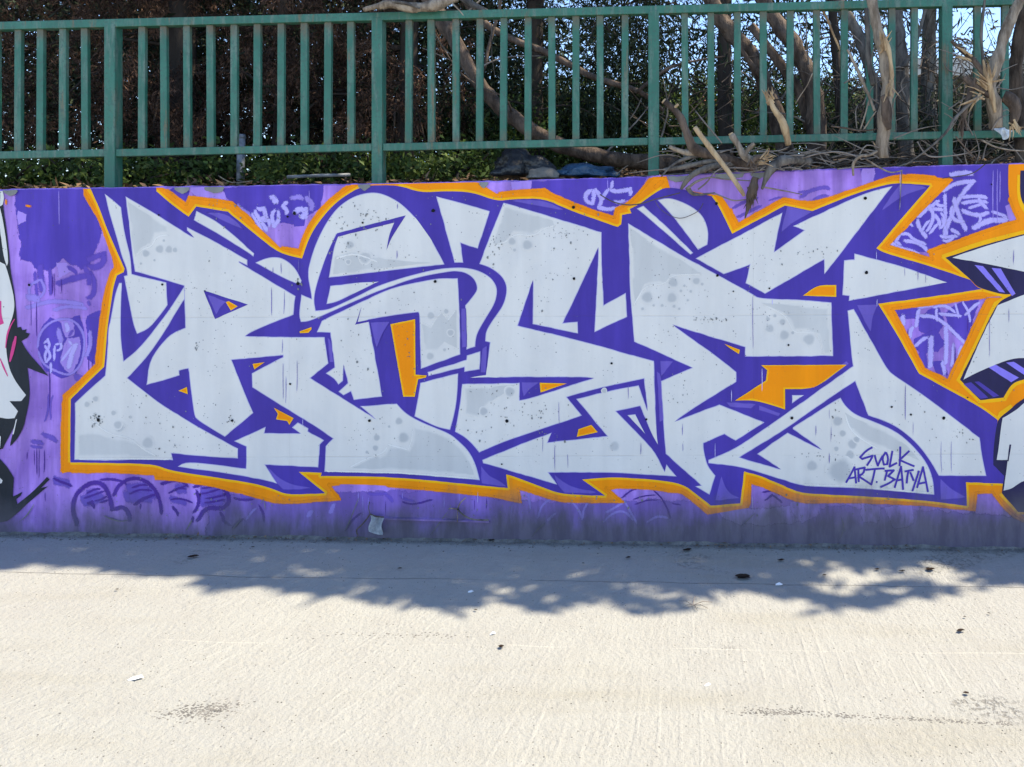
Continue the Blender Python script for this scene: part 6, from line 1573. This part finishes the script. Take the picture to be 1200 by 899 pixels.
def dead_leaf(px, py, s, label, blades=3):
    P = G(px, py, .004); t = empty('dead_leaf', P); tag(t, label, 'leaf', 'dry leaves scattered on the pavement')
    for k in range(blades):
        a = random.uniform(-.5, .5) + (math.pi if random.random() < .4 else 0); L = s * random.uniform(.7, 1.1)
        d = Vector((math.cos(a), math.sin(a) * .6, 0)); n_ = Vector((-d.y, d.x, 0))
        c0 = Vector((random.uniform(-.3, .3) * s, random.uniform(-.15, .15) * s, .004))
        bm = bmesh.new(); rows = []
        for i in range(6):
            f = i / 5; w = s * .26 * math.sin(math.pi * (f * .9 + .07)); lift = .10 * s * (f - .3) ** 2
            q = c0 + d * L * (f - .5)
            rows.append([bm.verts.new(q + n_ * w + Vector((0, 0, lift + w * .3))), bm.verts.new(q + Vector((0, 0, lift))), bm.verts.new(q - n_ * w + Vector((0, 0, lift + w * .25)))])
        for i in range(5):
            for j in range(2): bm.faces.new((rows[i][j], rows[i][j + 1], rows[i + 1][j + 1], rows[i + 1][j]))
        bmesh.ops.solidify(bm, geom=bm.faces[:], thickness=.0012)
        me = bpy.data.meshes.new('blade'); bm.to_mesh(me); bm.free(); me.materials.append(M['dead_leaf'])
        o = bpy.data.objects.new('blade', me); C.objects.link(o); o.parent = t
for a in [(872, 678, .07, 'largest curled dark leaf in the shade left of the sunny gap', 4), (806, 646, .045, 'curled dark leaf close to the wall right of the middle', 3), (225, 654, .05, 'flat dark leaf in the shade at the left', 3), (586, 760, .03, 'single dark leaf on the sunny pavement in the middle', 2), (138, 693, .024, 'tiny dark leaf on sunny pavement at the left', 1),
          (1126, 741, .035, 'curved dark leaf on sunny pavement at the right', 2), (1133, 815, .028, 'dark leaf in the right foreground', 2), (1090, 669, .05, 'crumbled leaf at the edge of the right sunny patch', 3), (1057, 671, .03, 'small leaf between the two sunny patches at the right', 2), (1028, 669, .03, 'small leaf inside the big sunny patch at the right', 2), (966, 676, .03, 'small leaf at the left end of the big sunny patch', 1),
          (557, 717, .02, 'tiny leaf just outside the shade in the middle', 1), (1131, 725, .02, 'tiny leaf on sunny pavement above the curved leaf', 1), (1160, 721, .022, 'tiny leaf near the right edge below the shade', 1), (684, 662, .022, 'tiny leaf in the shade in the middle', 1), (735, 655, .028, 'thin leaf fragment in the shade right of the middle', 2), (576, 635, .04, 'dry leaf lying against the foot of the wall in the middle', 2), (470, 668, .03, 'long leaf fragment in the shade left of the middle', 1), (916, 658, .035, 'brown leaf in the shade left of the sunny patch', 2), (295, 643, .025, 'tiny leaf near the wall at the left', 1)]:
    dead_leaf(a[0], a[1], a[2] * .85, *a[3:])
for px, py, s, lab in [(160, 796, .026, 'bright white paper scrap on the sunny pavement at the left'), (552, 694, .014, 'small white scrap at the shade edge in the middle'), (577, 744, .012, 'tiny white scrap on sunny pavement in the middle'), (913, 686, .017, 'small white scrap in the shade right of the large leaf'), (829, 803, .011, 'tiny white scrap in the right foreground')]:
    c = G(px, py, .004)
    scrap('paper_scrap', lab, 'paper', [c + Vector((-s, -s * .4, 0)), c + Vector((s * .3, -s * .5, .002)), c + Vector((s, .1 * s, 0)), c + Vector((s * .2, s * .6, .004)), c + Vector((-s * .8, s * .3, 0))], M['paper'], .006)
# little dry sprig
t = empty('dry_sprig', G(812, 711, .004)); tag(t, 'small dry forked sprig on the sunny pavement below the shade', 'twig')
for a, L in ((-.4, .07), (.3, .09), (2.6, .07), (1.4, .08), (-1.2, .05), (3.6, .05)):
    m = MB(); m.tube([(0, 0, .003), (math.cos(a) * L * .5, math.sin(a) * L * .5, .012), (math.cos(a) * L, math.sin(a) * L, .003)], [.0018, .0015, .001], 5); o = m.build('stem', M['twig'], t)
N = 420
x = rng.uniform(-4.4, 2.4, N); x = x[rng.uniform(0, 1, N) < (.35 + .65 * (np.sin(x * 2.3) > .2))]
n_ = len(x); y = -np.abs(rng.gamma(1.2, .018, n_)) - .008; z = -SL * x + rng.uniform(.003, .012, n_)
o = leaf_mesh('leaf_crumbs', np.stack([x, y, z], 1), np.stack([rng.normal(0, 1, n_), rng.normal(0, .6, n_), rng.normal(0, .15, n_)], 1), np.stack([rng.normal(0, .3, n_), rng.normal(0, .3, n_), np.ones(n_)], 1), rng.uniform(.008, .026, n_), rng.uniform(.004, .010, n_), M['litter'], fold=.1)
tag(o, kind='stuff')
m = MB(); rows = []
for i in range(901):
    px = -60 + i * 1.45
    P = W(px, base_y(px)); x = P.x; z = -SL * x
    wv_ = .022 + .020 * mnoise.noise(Vector((x * 3.1, 0, 4))) + .012 * mnoise.noise(Vector((x * 13, 2, 4)))
    hv_ = .010 + .010 * mnoise.noise(Vector((x * 4.3, 7, 1))) + .006 * mnoise.noise(Vector((x * 21, 7, 1)))
    rows.append([(x, -max(.004, wv_), z - .002), (x, -max(.002, wv_ * .45), z + max(.002, hv_ * .6)), (x, .002, z + max(.003, hv_))])
V = [v for r in rows for v in r]
o = link_mesh('packed_dirt', V, [(3 * i + j, 3 * i + 3 + j, 3 * i + 4 + j, 3 * i + 1 + j) for i in range(900) for j in range(2)], M['dirt'], smooth=True)
tag(o, kind='stuff')
# grit swept against the wall and thin litter on the slab
N = 2600
gxp = rng.uniform(-4.6, 2.6, N); gyp = -np.abs(rng.gamma(1.0, .022, N)) - .004
m = MB()
for a, b in zip(gxp, gyp):
    s = random.uniform(.0015, .006) * (1.3 if random.random() < .08 else 1)
    z = -SL * a
    c = [(a + random.uniform(-s, s) * 1.4, b + random.uniform(-s, s) * 1.4, z + (s if k == 0 else 0)) for k in range(1)]
    m.add([(a - s, b - s * .7, z), (a + s * .8, b - s, z), (a + s, b + s * .6, z), (a - s * .6, b + s, z), (a, b, z + s * .9)], [(0, 1, 4), (1, 2, 4), (2, 3, 4), (3, 0, 4)])
for i in range(900):
    P = G(random.uniform(-40, 1240), random.uniform(640, 898)); s = random.uniform(.0012, .0032)
    a, b, z = P
    m.add([(a - s, b - s * .7, z), (a + s * .8, b - s, z), (a + s, b + s * .6, z), (a - s * .6, b + s, z), (a, b, z + s * .9)], [(0, 1, 4), (1, 2, 4), (2, 3, 4), (3, 0, 4)])
for i in range(900):
    u = random.random()
    if u < .45: px, py = random.gauss(238, 24), random.gauss(833, 5) ; py -= (px - 238) * .12
    elif u < .8: px = random.uniform(870, 1190); py = 833 + (px - 870) * .05 + random.gauss(0, 1.6)
    elif u < .9: px, py = random.gauss(915, 26), random.gauss(834, 3)
    else: px, py = random.gauss(460, 50), random.gauss(744, 2)
    P = G(px, py); s = random.uniform(.0012, .0036); a, b, z = P
    m.add([(a - s * 1.6, b - s * .7, z), (a + s * .8, b - s, z), (a + s * 1.7, b + s * .6, z), (a - s * .6, b + s, z), (a, b, z + s * .55)], [(0, 1, 4), (1, 2, 4), (2, 3, 4), (3, 0, 4)])
tag(m.build('grit', M['dirt']), kind='stuff')
